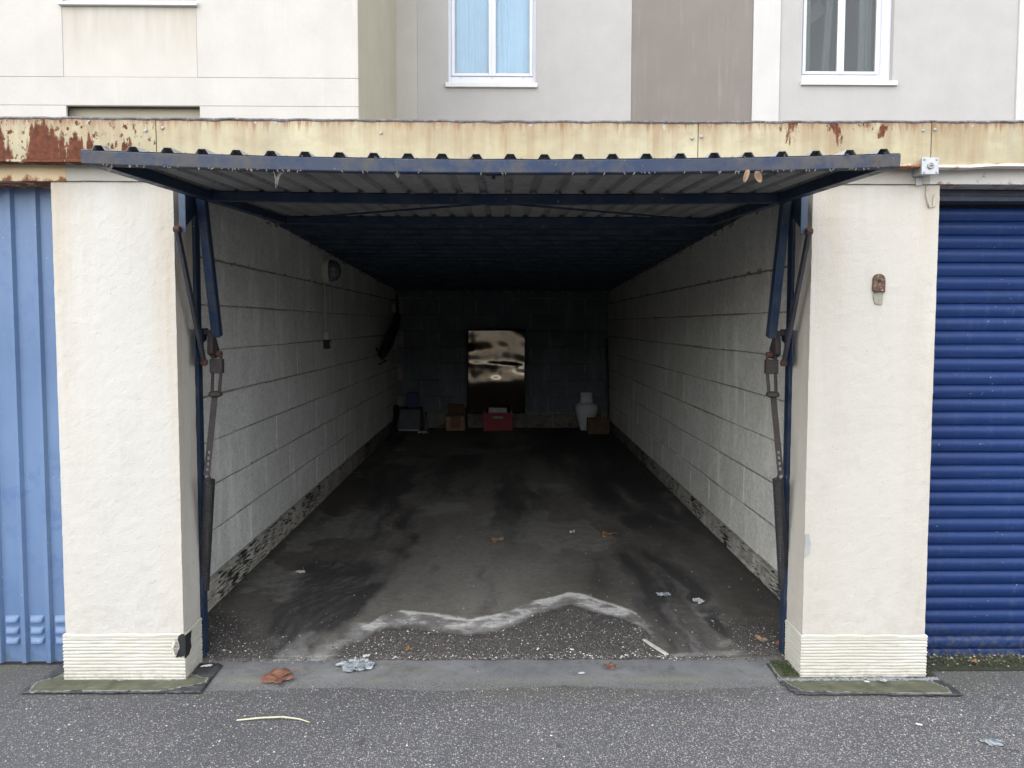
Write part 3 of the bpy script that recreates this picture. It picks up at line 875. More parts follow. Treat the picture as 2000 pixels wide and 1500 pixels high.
scuff = np.maximum(scuff, np.exp(-((wx - 0.84) / 0.15) ** 2) * smooth01(-py, -1.7, -0.28) * 0.72)
scuff *= (0.45 + 0.8 * fbm(wx * 5, wy * 2.5, 39)) * (0.75 + 0.25 * stroke)
pz = 0.004 + 0.010 * debris * (0.5 + fbm(px * 14, py * 14, 51)) + 0.004 * fbm(px * 3, py * 3, 52)
pz = np.where(py < 0.19, np.maximum(0.002, pz - 0.002), pz)
pz = np.where(py < 0.1605, -0.004, pz)
idx = np.arange(nx * ny).reshape(ny, nx)
quads = np.stack([idx[:-1, :-1], idx[:-1, 1:], idx[1:, 1:], idx[1:, :-1]], -1).reshape(-1, 4)
fm = bpy.data.meshes.new('garage_floor')
fm.from_pydata(np.stack([px, py, pz + 0.006], -1).tolist(), [], quads.tolist())
for nm, arr in (('salt', salt), ('debris', debris), ('tone', tone), ('pale', pale), ('wet', wet), ('scuff', scuff), ('halo', halo)):
    at = fm.attributes.new(nm, 'FLOAT', 'POINT')
    at.data.foreach_set('value', np.clip(arr, 0, 1).astype(np.float32))
fm.polygons.foreach_set('use_smooth', [True] * len(fm.polygons))
fm.materials.append(MAT['garage_floor'])
fo = bpy.data.objects.new('garage_floor', fm)
COL.objects.link(fo)
kind(fo, 'structure')


def floor_z(x_, y_):
    i = int(np.argmin((px - x_) ** 2 + (py - y_) ** 2))
    return float(pz[i]) + 0.006


# ------------------------------------------------------------------ garage row
gar = empty('garage_row', 'row of lock-up garages with white rendered pillars and a rust-streaked yellow roof edge', 'garage')


def pillar(x0, x1, mat, y1=0.165):
    p = rough_box('pillar', mat, gar, x0, x1, 0.0, y1, 0.0, 1.988, 0.018, 0.0012, 26)
    return p


PILLARS = [(-1.757, -1.286, 'pillar_l'), (1.214, 1.714, 'pillar_r'), (-4.66, -4.19, 'pillar_l'), (4.12, 4.62, 'pillar_r')]


def skirting(parent, x0, x1, ztop, torn=None, y1=0.165):
    """combed render skirting wrapped round the pillar foot: a ridged profile swept round three sides"""
    mb = MB()
    prof = []
    k = 13
    for i in range(k):
        za, zb = ztop * i / k, ztop * (i + 1) / k
        prof += [(0.0055, za + 0.0005), (0.0078, za + 0.004), (0.0080, zb - 0.005), (0.006, zb - 0.0003)]
    prof += [(0.009, ztop), (0.009, ztop + 0.009), (0.002, ztop + 0.014)]
    path = []
    step = 0.02
    for j in range(int(y1 / step), -1, -1):
        path.append((x0, j * step, -1, 0))
    path[-1] = (x0, 0.0, -1, -1)
    nxs = int((x1 - x0) / step)
    for i in range(1, nxs):
        path.append((x0 + (x1 - x0) * i / nxs, 0.0, 0, -1))
    path.append((x1, 0.0, 1, -1))
    for j in range(1, int(y1 / step) + 1):
        path.append((x1, j * step, 1, 0))
    vs_, fs_ = [], []
    for (a, b, nx_, ny_) in path:
        for (o_, z_) in prof:
            q = Vector((a * 6, b * 6, z_ * 20))
            jz = 0.0022 * mnoise.noise(q * 1.0) + 0.001 * mnoise.noise(q * 5) + (0.008 * mnoise.noise(Vector((a * 7, b * 7, 3))) if z_ >= ztop else 0)
            oo_ = o_ + 0.0018 * mnoise.noise(q * 3 + Vector((9, 0, 0)))
            vs_.append((a + nx_ * oo_, b + ny_ * oo_, max(0.001, z_ + jz)))
    m_ = len(prof)
    for i in range(len(path) - 1):
        for j in range(m_ - 1):
            fs_.append((i * m_ + j, (i + 1) * m_ + j, (i + 1) * m_ + j + 1, i * m_ + j + 1))
    mb.add(vs_, fs_)
    return mb.build('skirting', 'skirting', parent, fix=True)


for i, (a, b, m_) in enumerate(PILLARS):
    p = pillar(a, b, m_)
    skirting(p, a, b, 0.182 if i in (0, 2) else 0.170)
    if i == 0:
        # torn corner of the left skirting, bitumen showing
        tb = MB()
        poly = [(-1.303, 0.186), (-1.288, 0.196), (-1.2755, 0.192), (-1.275, 0.160), (-1.276, 0.118), (-1.283, 0.104), (-1.297, 0.100), (-1.314, 0.104), (-1.303, 0.124), (-1.298, 0.15), (-1.304, 0.165)]
        r_t = random.Random(5)
        fine_p = []
        for (a0, b0), (a1, b1) in zip(poly, poly[1:] + poly[:1]):
            for q in range(3):
                fine_p.append((a0 + (a1 - a0) * q / 3 + r_t.uniform(-0.003, 0.003), b0 + (b1 - b0) * q / 3 + r_t.uniform(-0.004, 0.004)))
        poly = [(min(x_, -1.2745), z_) for x_, z_ in fine_p]
        tb.prism([(x_, z_) for x_, z_ in poly], 'y', -0.0115, -0.004)
        tb.prism([(0.002 - 0.012, 0.19), (0.05, 0.187), (0.04, 0.15), (0.045, 0.12), (0.022, 0.10), (-0.012, 0.098)], 'x', -1.2795, -1.2745)
        tb.build('torn_patch', 'black_rubber', p)
        fl = MB()
        fl.add([(-1.322, -0.014, 0.178), (-1.306, -0.030, 0.172), (-1.325, -0.014, 0.11), (-1.309, -0.028, 0.118), (-1.318, -0.026, 0.145), (-1.331, -0.012, 0.145)],
               [(0, 1, 4, 5), (5, 4, 3, 2)])
        fl.build('peeling_flap', 'skirting', p)
    if i == 1:
        ch = MB()
        ch.prism([(1.212, 0.50), (1.232, 0.515), (1.238, 0.56), (1.228, 0.60), (1.214, 0.595)], 'y', -0.0035, 0.003)
        ch.build('chipped_spot', 'grey_plastic', p)
        sc = MB()
        sc.tube([(1.662, -0.004, 1.985), (1.66, -0.006, 1.95), (1.672, -0.005, 1.90), (1.69, -0.004, 1.905), (1.692, -0.004, 1.95)], 0.005, 6)
        sc.build('filler_scar', 'pillar_r', p, smooth=True)

# lintel band over the pillars and openings
L = rough_box('lintel', 'band', gar, -1.69, 1.665, -0.012, 0.24, 1.9895, 2.17, 0.04, 0.0015)
MB().box(-4.7, -1.692, -0.010, 0.16, 1.988, 2.17).build('lintel', 'rust_lintel', gar)['label'] = 'rusty steel lintel over the faded blue door'
MB().box(1.667, 4.7, -0.010, 0.10, 1.990, 2.17).build('lintel', 'grey_lintel', gar)['label'] = 'grey steel lintel over the roller shutter'

# fascia panels: folded sheet with a lip, each panel a part, its screws sub-parts
PANELS = [(-4.7, -1.3155, 2.0455, 2.2115, 'fascia_rust', [(-1.352, 2.166), (-2.4, 2.166)]), (-1.3125, 0.7385, 2.0415, 2.2065, 'fascia', [(-1.288, 2.176), (-0.466, 2.161), (0.717, 2.147)]),
          (0.7415, 1.632, 2.0415, 2.2105, 'fascia', [(0.752, 2.153), (1.60, 2.18)]), (1.6345, 4.7, 2.039, 2.2185, 'fascia', [(1.645, 2.184), (2.6, 2.18)])]
screw_me = None
for (a, b, z0, z1, m_, scr) in PANELS:
    mb = MB()
    k = max(2, int((b - a) / 0.05))
    prof = [(-0.055, z1 - 0.012), (-0.060, z1 - 0.001), (-0.068, z1), (-0.070, z1 - 0.004), (-0.070, z0 + 0.012)]
    vs_, fs_ = [], []
    for i in range(k + 1):
        x_ = a + (b - a) * i / k
        wv = 0.0035 * mnoise.noise(Vector((x_ * 2.2, 0, 4)))
        for (y_, z_) in prof:
            vs_.append((x_, y_ + wv, z_ + 0.002 * mnoise.noise(Vector((x_ * 4, z_ * 3, 8)))))
    q = len(prof)
    for i in range(k):
        for j in range(q - 1):
            fs_.append((i * q + j, (i + 1) * q + j, (i + 1) * q + j + 1, i * q + j + 1))
    mb.add(vs_, fs_)
    fp = mb.build('fascia_panel', m_, gar, fix=True)
    if m_ == 'fascia_rust':
        fp['label'] = 'heavily rusted fascia panel'
    # folded bottom lip
    lp = MB()
    prof = [(-0.070, z0 + 0.012), (-0.080, z0 + 0.009), (-0.081, z0 + 0.001), (-0.060, z0 - 0.001), (-0.012, z0 + 0.004)]
    vs_ = []
    for i in range(k + 1):
        x_ = a + (b - a) * i / k
        wv = 0.0035 * mnoise.noise(Vector((x_ * 2.2, 0, 4)))
        lift = 0.006 * smooth01(np.array([x_]), 1.80, 1.86)[0] if a > 1.6 else 0
        for (y_, z_) in prof:
            vs_.append((x_, y_ + wv, z_ + lift + 0.0015 * mnoise.noise(Vector((x_ * 6, 1, 8)))))
    q = len(prof)
    lp.add(vs_, [(i * q + j, (i + 1) * q + j, (i + 1) * q + j + 1, i * q + j + 1) for i in range(k) for j in range(q - 1)])
    lp.build('lip', 'fascia_rust' if m_ == 'fascia_rust' else 'lip', fp)
    for (x_, z_) in scr:
        if screw_me is None:
            so = MB().lathe([(0.0065, 0), (0.006, -0.003), (0.003, -0.0045)], (0, 0, 0), 10, 'y').build('screw', 'screw', fp, loc=(x_, -0.071, z_))
            screw_me = so.data
        else:
            so = bpy.data.objects.new('screw', screw_me)
            COL.objects.link(so)
            so.parent = fp
            so.location = (x_, -0.071, z_)
# ragged roof-felt edge over the fascia
mb = MB()
k = 300
vs_ = []
for i in range(k + 1):
    x_ = -4.7 + 9.4 * i / k
    zt = np.interp(x_, [-4.7, -1.31, 0, 0.74, 1.63, 4.7], [2.2135, 2.2125, 2.2075, 2.209, 2.215, 2.2215])
    j = 0.0035 * mnoise.noise(Vector((x_ * 15, 0, 0))) + 0.002 * mnoise.noise(Vector((x_ * 60, 0, 0)))
    vs_ += [(x_, -0.071, zt - 0.007 + j * 2), (x_, -0.0735, zt - 0.002 + j), (x_, -0.068, zt + 0.004 + j), (x_, 0.2, zt + 0.004)]
mb.add(vs_, [(i * 4 + j, (i + 1) * 4 + j, (i + 1) * 4 + j + 1, i * 4 + j + 1) for i in range(k) for j in range(3)])
mb.build('roof_edge', 'felt', gar)
MB().box(-4.7, 4.7, -0.05, 7.42, 2.172, 2.198).build('roof_slab', 'felt', gar)

# corrugated deck ceiling, ribs across the garage, falling to the back
mb = MB()
prof = []
y_ = 0.22
while y_ < 7.25:
    zc = 2.105 - 0.034 * max(0, y_ - 1.0)
    for dy, dz in ((0, 0), (0.12, 0), (0.145, 0.032), (0.225, 0.032)):
        prof.append((y_ + dy, zc + dz))
    y_ += 0.25
vs_ = [(x_, p[0], p[1]) for x_ in (-1.50, 1.48) for p in prof]
k = len(prof)
mb.add(vs_, [(i, i + 1, k + i + 1, k + i) for i in range(k - 1)])
mb.build('ceiling_deck', 'deck', gar, fix=False)


def ceil_z(y_):
    return 2.10 - 0.034 * max(0, y_ - 1.0)


def block_mesh(name, L_, H_, seed, axis):
    """one concrete block, edges worn; axis 'x' faces +x/-x walls (length along y), 'y' faces the front (length along x)"""
    r = random.Random(seed)
    bm = bmesh.new()
    bmesh.ops.create_cube(bm, size=1)
    T = 0.05
    for v in bm.verts:
        l, h, t_ = v.co.y * L_, v.co.z * H_, v.co.x * T
        l += r.uniform(-0.002, 0.002)
        h += r.uniform(-0.002, 0.002)
        t_ += r.uniform(-0.0012, 0.0012)
        v.co = (t_, l, h) if axis == 'x' else (l, t_, h)
    bmesh.ops.bevel(bm, geom=list(bm.edges), offset=0.005, segments=1, affect='EDGES')
    bmesh.ops.recalc_face_normals(bm, faces=bm.faces)
    me = bpy.data.meshes.new(name)
    bm.to_mesh(me)
    bm.free()
    return me


def wall_of_blocks(name, axis, face, a0, a1, z_list, mat, L_=0.5, sgn=1, first=0.0, off=0.19, beam=None, seed=1):
    """core slab + vertical mortar joints + one object per block; face = wall plane, sgn = direction the face looks"""
    wl = empty(name, parent=gar)
    r = random.Random(seed)
    core, jt = MB(), MB()
    zt = max(z_list) + 0.36
    d0, d1 = face - sgn * 0.12, face - sgn * 0.0060

    def bx(mb_, u0, u1, w0, w1, za, zb):
        w0, w1 = min(w0, w1), max(w0, w1)
        if axis == 'x':
            mb_.box(w0, w1, u0, u1, za, zb)
        else:
            mb_.box(u0, u1, w0, w1, za, zb)
    bx(core, a0, a1, d0, d1, 0.0, zt)
    core.build('mortar_bed', 'mortar', wl)
    pool = {}
    for row, (z0, z1) in enumerate(zip(z_list[:-1], z_list[1:])):
        H_ = z1 - z0 - 0.0065
        u = a0 + first - (off if row % 2 else 0.0)
        while u < a1:
            e = u + L_
            s0, s1 = max(u, a0), min(e, a1)
            if s1 - s0 > 0.05:
                ln = round(s1 - s0 - 0.010, 3)
                var = r.randint(0, 3)
                key = (ln, round(H_, 3), var)
                if key not in pool:
                    me = block_mesh('block', ln, H_, hash(key) % 9999, axis)
                    me.materials.append(MAT[mat])
                    pool[key] = me
                o = bpy.data.objects.new('block', pool[key])
                COL.objects.link(o)
                o.parent = wl
                dep = face - sgn * (0.025 + r.uniform(-0.001, 0.003))
                mid = (s0 + s1) / 2
                zz = (z0 + z1) / 2 + r.uniform(-0.002, 0.002)
                o.location = (dep, mid, zz) if axis == 'x' else (mid, dep, zz)
                o.rotation_euler = (r.uniform(-0.003, 0.003), 0, r.uniform(-0.003, 0.003)) if axis == 'x' else (0, r.uniform(-0.003, 0.003), r.uniform(-0.003, 0.003))
            if a0 < e < a1:
                bx(jt, e - 0.0075, e + 0.0075, face - sgn * 0.02, face + sgn * r.uniform(-0.003, 0.0015), z0 + 0.008, z1 - 0.004)
            u = e
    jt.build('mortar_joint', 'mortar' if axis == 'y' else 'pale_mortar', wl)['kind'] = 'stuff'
    return wl


XL, XR, YB = -1.463, 1.440, 7.22
ZL = [0.172 + 0.2268 * k for k in range(8)]
ZR = [0.135 + 0.2283 * k for k in range(8)]
ZB = [0.217 + 0.226 * k for k in range(8)]
wl = wall_of_blocks('side_wall', 'x', XL, 0.166, 7.33, ZL, 'block_l', sgn=1, first=0.165, off=0.22, seed=3)
wr = wall_of_blocks('side_wall', 'x', XR, 0.166, 7.33, ZR, 'block_r', sgn=-1, first=0.02, off=0.24, seed=4)
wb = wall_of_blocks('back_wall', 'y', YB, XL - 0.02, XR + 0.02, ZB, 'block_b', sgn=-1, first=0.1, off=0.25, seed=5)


def beam(parent, axis, face, sgn, a0, a1, z0, z1, mat):
    """cast beam along the wall top with ragged mortar at its lower and upper edges"""
    mb = MB()
    k = int((a1 - a0) / 0.04)
    vs_ = []
    for i in range(k + 1):
        u = a0 + (a1 - a0) * i / k
        o_ = 0.003 * mnoise.noise(Vector((u * 3, z0, 1)))
        jz = 0.006 * mnoise.noise(Vector((u * 9, 0, z0)))
        zt = z1 if axis == 'y' else min(z1, ceil_z(u) + 0.006)
        for (d, z_) in ((-0.02, z0 + 0.004 + jz), (0.002 + o_, z0 + 0.010 + jz), (0.001 + o_, (z0 + zt) / 2), (0.001 + o_, zt), (-0.03, zt + 0.02)):
            vs_.append((face + sgn * d, u, z_) if axis == 'x' else (u, face + sgn * d, z_))
    mb.add(vs_, [(i * 5 + j, (i + 1) * 5 + j, (i + 1) * 5 + j + 1, i * 5 + j + 1) for i in range(k) for j in range(4)])
    b_ = mb.build('concrete_beam', mat, parent)
    cr = MB()
    rr = random.Random(int(abs(face) * 1000))
    for q in range(int((a1 - a0) * 16)):
        u = rr.uniform(a0, a1)
        zt = z1 if axis == 'y' else min(z1, ceil_z(u))
        at_top = rr.random() < 0.6
        z_ = zt - rr.uniform(0, 0.02) if at_top else z0 + rr.uniform(-0.004, 0.012)
        s_ = rr.uniform(0.006, 0.02)
        pts = []
        for v in ((-1, -1, -1), (1, -1, -1), (1, 1, -1), (-1, 1, -1), (-1, -1, 1), (1, -1, 1), (1, 1, 1), (-1, 1, 1)):
            pts.append(Vector(v) * s_ * rr.uniform(0.5, 1))
        c0 = Vector((face, u, z_)) if axis == 'x' else Vector((u, face, z_))
        cr.add([c0 + Vector((p.x * 0.4, p.y * 1.6, p.z * 0.6)) if axis == 'x' else c0 + Vector((p.x * 1.6, p.y * 0.4, p.z * 0.6)) for p in pts],
               [(0, 3, 2, 1), (4, 5, 6, 7), (0, 1, 5, 4), (1, 2, 6, 5), (2, 3, 7, 6), (3, 0, 4, 7)])
    cr.build('mortar_crumbs', 'mortar', b_)['kind'] = 'stuff'
    return b_


beam(wl, 'x', XL, 1, 0.166, 7.24, ZL[-1], 2.11, 'block_l')
beam(wr, 'x', XR, -1, 0.166, 7.24, ZR[-1], 2.11, 'block_r')
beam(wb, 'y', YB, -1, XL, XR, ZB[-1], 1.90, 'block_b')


def plinth(parent, axis, face, sgn, a0, a1, zt, joints, seed):
    """combed, tar-spotted plinth slabs, one part each"""
    r = random.Random(seed)
    cuts = [a0] + joints + [a1]
    for u0, u1 in zip(cuts[:-1], cuts[1:]):
        mb = MB()
        k = max(2, int((u1 - u0) / 0.03))
        prof = [(0.0, 0.0)]
        rows = 9
        hh = zt - 0.012
        for i in range(rows):
            za, zb = hh * i / rows, hh * (i + 1) / rows
            prof += [(0.004, za + 0.001), (0.010, za + 0.004), (0.010, zb - 0.004), (0.004, zb - 0.001)]
        prof += [(0.008, hh), (-0.01, hh + 0.002)]
        vs_ = []
        lean = r.uniform(-0.003, 0.003)
        for i in range(k + 1):
            u = u0 + 0.006 + (u1 - u0 - 0.012) * i / k
            for (d, z_) in prof:
                dd_ = d + lean + 0.003 * mnoise.noise(Vector((u * 9, z_ * 25, seed)))
                vs_.append((face + sgn * dd_, u, z_ + 0.002 * mnoise.noise(Vector((u * 6, z_ * 9, 2)))) if axis == 'x' else (u, face + sgn * dd_, z_))
        q = len(prof)
        fs_ = [(i * q + j, (i + 1) * q + j, (i + 1) * q + j + 1, i * q + j + 1) for i in range(k) for j in range(q - 1)]
        fs_ += [tuple(range(q)), tuple(k * q + j for j in range(q - 1, -1, -1))]
        mb.add(vs_, fs_)
        mb.build('plinth_slab', 'plinth', parent)


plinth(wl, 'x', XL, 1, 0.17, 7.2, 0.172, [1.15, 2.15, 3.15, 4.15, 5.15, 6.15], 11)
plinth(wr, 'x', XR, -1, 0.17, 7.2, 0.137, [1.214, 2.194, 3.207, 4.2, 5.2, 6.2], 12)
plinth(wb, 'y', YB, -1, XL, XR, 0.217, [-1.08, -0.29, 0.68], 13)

# blue angle-iron door frame behind the pillars
fr_ = empty('door_frame', parent=gar)
for s_, xi in ((1, -1.274), (-1, 1.202)):
    mb = MB()
    mb.box(min(xi, xi - s_ * 0.10), max(xi, xi - s_ * 0.10), 0.168, 0.173, 0.0, 2.0)
    mb.box(min(xi, xi - s_ * 0.005), max(xi, xi - s_ * 0.005), 0.1735, 0.215, 0.0, 2.0)
    mb.build('frame_post', 'frame_blue', fr_, bevel=0.001)
MB().box(-1.30, 1.22, 0.245, 0.285, 1.999, 2.04).build('frame_header', 'frame_blue', fr_)

# ------------------------------------------------------------------ open up-and-over door
door = empty('garage_door', 'dark blue up-and-over garage door swung open and jutting out over the garage entrance', 'garage door', (-0.03, -0.80, 1.886), (math.atan(0.045), 0, 0))
HW = 1.157
DL = 1.86


def sag(x_, v):
    return -0.021 * (1 - (x_ / HW) ** 2) * max(0, 1 - v / 1.5)


def square_tube_x(v0, v1, w0, w1, x0, x1, k=40, r=0.003):
    mb = MB()
    prof = [(v0, w0 + r), (v0 + r, w0), (v1 - r, w0), (v1, w0 + r), (v1, w1 - r), (v1 - r, w1), (v0 + r, w1), (v0, w1 - r)]
    vs_, fs_ = [], []
    for i in range(k + 1):
        x_ = x0 + (x1 - x0) * i / k
        for v, w_ in prof:
            vs_.append((x_, v, w_ + sag(x_, v)))
    for i in range(k):
        for j in range(8):
            fs_.append((i * 8 + j, i * 8 + (j + 1) % 8, (i + 1) * 8 + (j + 1) % 8, (i + 1) * 8 + j))
    fs_ += [tuple(range(7, -1, -1)), tuple(k * 8 + j for j in range(8))]
    return mb.add(vs_, fs_)


square_tube_x(0.0, 0.04, 0.0, 0.038, -HW, HW).build('bottom_rail', 'rail_blue', door)
square_tube_x(0.83, 0.87, 0.0, 0.038, -HW + 0.041, HW - 0.041).build('cross_rail', 'frame_blue', door)
square_tube_x(DL - 0.04, DL, 0.0, 0.038, -HW + 0.041, HW - 0.041).build('cross_rail', 'frame_blue', door)
for s_ in (-1, 1):
    a, b = sorted((s_ * HW, s_ * (HW - 0.039)))
    MB().box(a, b, 0.041, DL, 0.0005, 0.0375).build('side_rail', 'frame_blue', door, bevel=0.002)
# ribbed sheet on top of the frame: trapezoid ribs standing up, hollow below
mb = MB()
ribs = 24
pitch = 2 * HW / ribs
cols = [-HW]
prof = [(-HW, 0.0)]
for i in range(ribs):
    c0 = -HW + (i + 0.5) * pitch
    prof += [(c0 - 0.0185, 0.0), (c0 - 0.0095, 0.0135), (c0 + 0.0095, 0.0135), (c0 + 0.0185, 0.0)]
prof.append((HW, 0.0))
vv_, ff_ = [], []
rowsv = [0.002, 0.2, 0.5, 0.85, 1.2, 1.5, DL - 0.005]
for v in rowsv:
    for x_, w_ in prof:
        vv_.append((x_, v, 0.0395 + w_ + sag(x_, v) + 0.001 * mnoise.noise(Vector((x_ * 9, v * 5, 0)))))
k = len(prof)
for r_ in range(len(rowsv) - 1):
    for i in range(k - 1):
        ff_.append((r_ * k + i, r_ * k + i + 1, (r_ + 1) * k + i + 1, (r_ + 1) * k + i))
mb.add(vv_, ff_)
sh = mb.build('ribbed_sheet', 'door_sheet', door, fix=False)
so = sh.modifiers.new('thick', 'SOLIDIFY')
so.thickness = 0.0012
so.offset = 1
# lock rods: two thin bars splayed from the latch to the far corners
for s_ in (-1, 1):
    MB().tube([(0.0, 0.99, 0.020 + sag(0, 0.99)), (s_ * 1.05, 1.74, 0.018)], 0.005, 6).build('lock_rod', 'frame_blue', door)
MB().box(-0.045, 0.045, 0.965, 1.015, 0.012 - 0.008, 0.030 - 0.008).build('latch', 'frame_blue', door, bevel=0.002)
lb = MB().box(-0.022, 0.022, 0.0405, 0.075, -0.018, 0.016)
lb.lathe([(0.006, -0.030), (0.006, -0.018)], (0, 0.056, 0), 8)
lb.build('lock_keeper', 'frame_blue', door, bevel=0.001)

# balance gear each side: parts of the door, built in world space and parented
dinv = (Matrix.Translation(door.location) @ door.rotation_euler.to_matrix().to_4x4()).inverted()


def dpart(mb, name, mat, parent=None, **kw):
    o = mb.build(name, mat, parent or door, **kw)
    if parent is None:
        o.matrix_local = dinv
    return o


for s_ in (1, -1):
    # s_=1: left side. X(t): t measured towards the opening from the left gear's plane
    x0 = -1.20 if s_ == 1 else 1.13
    X = lambda off: x0 + s_ * off
    dpart(MB().bar((X(0), 0.06, 1.935), (X(0), 0.190, 1.385), 0.035, 0.040), 'lift_arm', 'frame_blue', bevel=0.003)
    gs = MB().prism([(-0.055, 1.94), (0.15, 1.945), (0.125, 1.905), (-0.032, 1.803), (-0.055, 1.80)], 'x', X(-0.033), X(-0.038))
    dpart(gs, 'gusset_plate', 'frame_blue')
    fl = MB().box(min(X(-0.040), X(-0.014)), max(X(-0.040), X(-0.014)), -0.061, -0.0555, 1.786, 1.945)
    dpart(fl, 'gusset_flange', 'light_blue_flange', bevel=0.001)
    lk = dpart(MB().bar((X(-0.042), -0.075, 1.802), (X(-0.042), 0.150, 1.283), 0.014, 0.026), 'link_bar', 'steel_purple', bevel=0.002)
    for (yy, zz) in ((-0.072, 1.797), (0.152, 1.279)):
        MB().lathe([(0.012, -0.012), (0.014, -0.008), (0.014, 0.008), (0.012, 0.012)], (X(-0.042), yy, zz), 12, 'x').build('pivot_bolt', 'rust', lk)
    pb = dpart(MB().prism([(0.10, 1.42), (0.235, 1.42), (0.215, 1.37), (0.185, 1.36), (0.19, 1.275), (0.10, 1.268)], 'x', X(-0.055), X(-0.060)), 'pivot_bracket', 'frame_blue')
    dpart(MB().bar((X(0.0), 0.20, 1.392), (X(-0.058), 0.20, 1.405), 0.022, 0.026, (0, 0, 1)), 'pivot_stub', 'rust_dark', bevel=0.002)
    lv = dpart(MB().prism([(0.185, 1.415), (0.215, 1.375), (0.245, 1.330), (0.215, 1.292), (0.165, 1.315), (0.17, 1.38)], 'x', X(-0.012), X(-0.035)), 'lever', 'rust_dark', bevel=0.002)
    MB().lathe([(0.012, -0.014), (0.014, -0.008), (0.014, 0.012)], (X(-0.005), 0.215, 1.31), 10, 'x').build('pivot_bolt', 'rust', lv)
    cl_ = dpart(MB().box(X(0) - 0.026, X(0) + 0.026, 0.165, 0.195, 1.232, 1.292), 'clevis', 'rust_dark', bevel=0.003)
    for q in (-0.018, 0.018):
        MB().tube([(X(0) + q, 0.18, 1.288), (X(0) + q, 0.18, 1.306)], 0.006, 6).build('clevis_ear', 'rust_dark', cl_)
    tb = dpart(MB().tube([(X(0) - 0.017, 0.178, 1.235), (X(0) - 0.015, 0.160, 1.15)], 0.0065, 6).tube([(X(0) + 0.017, 0.178, 1.235), (X(0) + 0.015, 0.160, 1.15)], 0.0065, 6), 'turnbuckle', 'rust_dark')
    MB().lathe([(0.014, -0.012), (0.030, -0.004), (0.026, 0.010), (0.012, 0.014)], (X(0), 0.158, 1.145), 10).build('ring_nut', 'rust_dark', tb)
    # slotted strap
    p0, p1 = Vector((X(0.0), 0.150, 1.14)), Vector((X(-0.010), 0.075, 0.822))
    st = MB()
    d_ = p1 - p0
    side = Vector((1, 0, 0))
    ln_ = d_.length
    slots = [0.70, 0.77, 0.84, 0.91]
    cur = 0.0
    for sl in slots + [None]:
        e = sl if sl else 1.0
        st.bar(p0 + d_ * cur, p0 + d_ * e, 0.024, 0.005)
        if sl:
            for q in (-1, 1):
                st.bar(p0 + d_ * sl + side * q * 0.0085, p0 + d_ * (sl + 0.035) + side * q * 0.0085, 0.007, 0.005)
            cur = sl + 0.035
    dpart(st, 'slotted_strap', 'rust_dark')
    dpart(MB().tube([(X(-0.010), 0.075, 0.835), (X(0.004), 0.070, 0.815), (X(0.0), 0.085, 0.790)], 0.005, 6), 'hook', 'rust_dark')
    # coil spring leaning back behind the post
    sp_ = MB()
    a_, b_ = Vector((X(-0.010), 0.105, 0.800)), Vector((X(-0.085), 0.205, 0.30))
    turns, per = 62, 7
    ax = (b_ - a_).normalized()
    u_ = ax.cross(Vector((0, 1, 0))).normalized()
    v_ = ax.cross(u_)
    pts = []
    for i in range(turns * per + 1):
        th = 2 * math.pi * i / per
        pts.append(a_ + (b_ - a_) * i / (turns * per) + (u_ * math.cos(th) + v_ * math.sin(th)) * 0.020)
    sp_.tube(pts, 0.0036, 4)
    dpart(sp_, 'spring', 'spring', smooth=True, fix=False)

# ------------------------------------------------------------------ faded blue door on the left
ld = empty('garage_door', 'faded light blue ribbed metal garage door with louvre vents, at the left', 'garage door', (0, 0, 0))
yd = 0.15
ribx = [-1.912 - 0.1035 * k for k in range(0, 22)]
xs_ = [-1.75]
prof = [(-1.75, 0)]
for c0 in ribx:
    prof += [(c0 + 0.017, 0), (c0 + 0.009, -0.016), (c0 - 0.009, -0.016), (c0 - 0.017, 0)]
prof.append((-4.20, 0))
mb = MB()
zs = [0.012, 0.6, 1.2, 2.02]
vv_ = [(x_, yd + d, z_) for z_ in zs for x_, d in prof]
k = len(prof)
mb.add(vv_, [(r_ * k + i, r_ * k + i + 1, (r_ + 1) * k + i + 1, (r_ + 1) * k + i) for r_ in range(3) for i in range(k - 1)])
mb.build('ribbed_sheet', 'door_blue', ld, fix=True)
lv_me = None
for i, c0 in enumerate(ribx[:10]):
    cx_ = c0 + 0.0517
    for z_ in (0.197, 0.150, 0.106):
        if cx_ > -1.77:
            continue
        if lv_me is None:
            bm = bmesh.new()
            rows_ = []
            for a in range(7):
                th = a / 6
                row = []
                for b in range(11):
                    t_ = -1 + 2 * b / 10
                    bulge = (1 - t_ ** 4) ** 0.5 if abs(t_) < 1 else 0
                    zz = (0.014 - 0.026 * th)
                    dep = -0.0145 * math.sin(th * math.pi / 2) ** 0.8 * bulge
                    row.append(bm.verts.new((t_ * 0.032 * (0.90 + 0.1 * (1 - th)), dep - 0.0005, zz)))
                rows_.append(row)
            last = [bm.verts.new((v.co.x * 0.96, -0.0005, v.co.z + 0.002)) for v in rows_[-1]]
            rows_.append(last)
            for a in range(len(rows_) - 1):
                for b in range(10):
                    bm.faces.new([rows_[a][b], rows_[a][b + 1], rows_[a + 1][b + 1], rows_[a + 1][b]])
            bmesh.ops.recalc_face_normals(bm, faces=bm.faces)
            lv_me = bpy.data.meshes.new('louvre')
            bm.to_mesh(lv_me)
            bm.free()
            lv_me.materials.append(MAT['door_blue'])
        o = bpy.data.objects.new('louvre', lv_me)
        COL.objects.link(o)
        o.parent = ld
        o.location = (cx_, yd, z_)
MB().box(-4.20, -1.75, yd - 0.004, yd + 0.02, 0.0, 0.012).build('bottom_seal', 'black_rubber', ld)

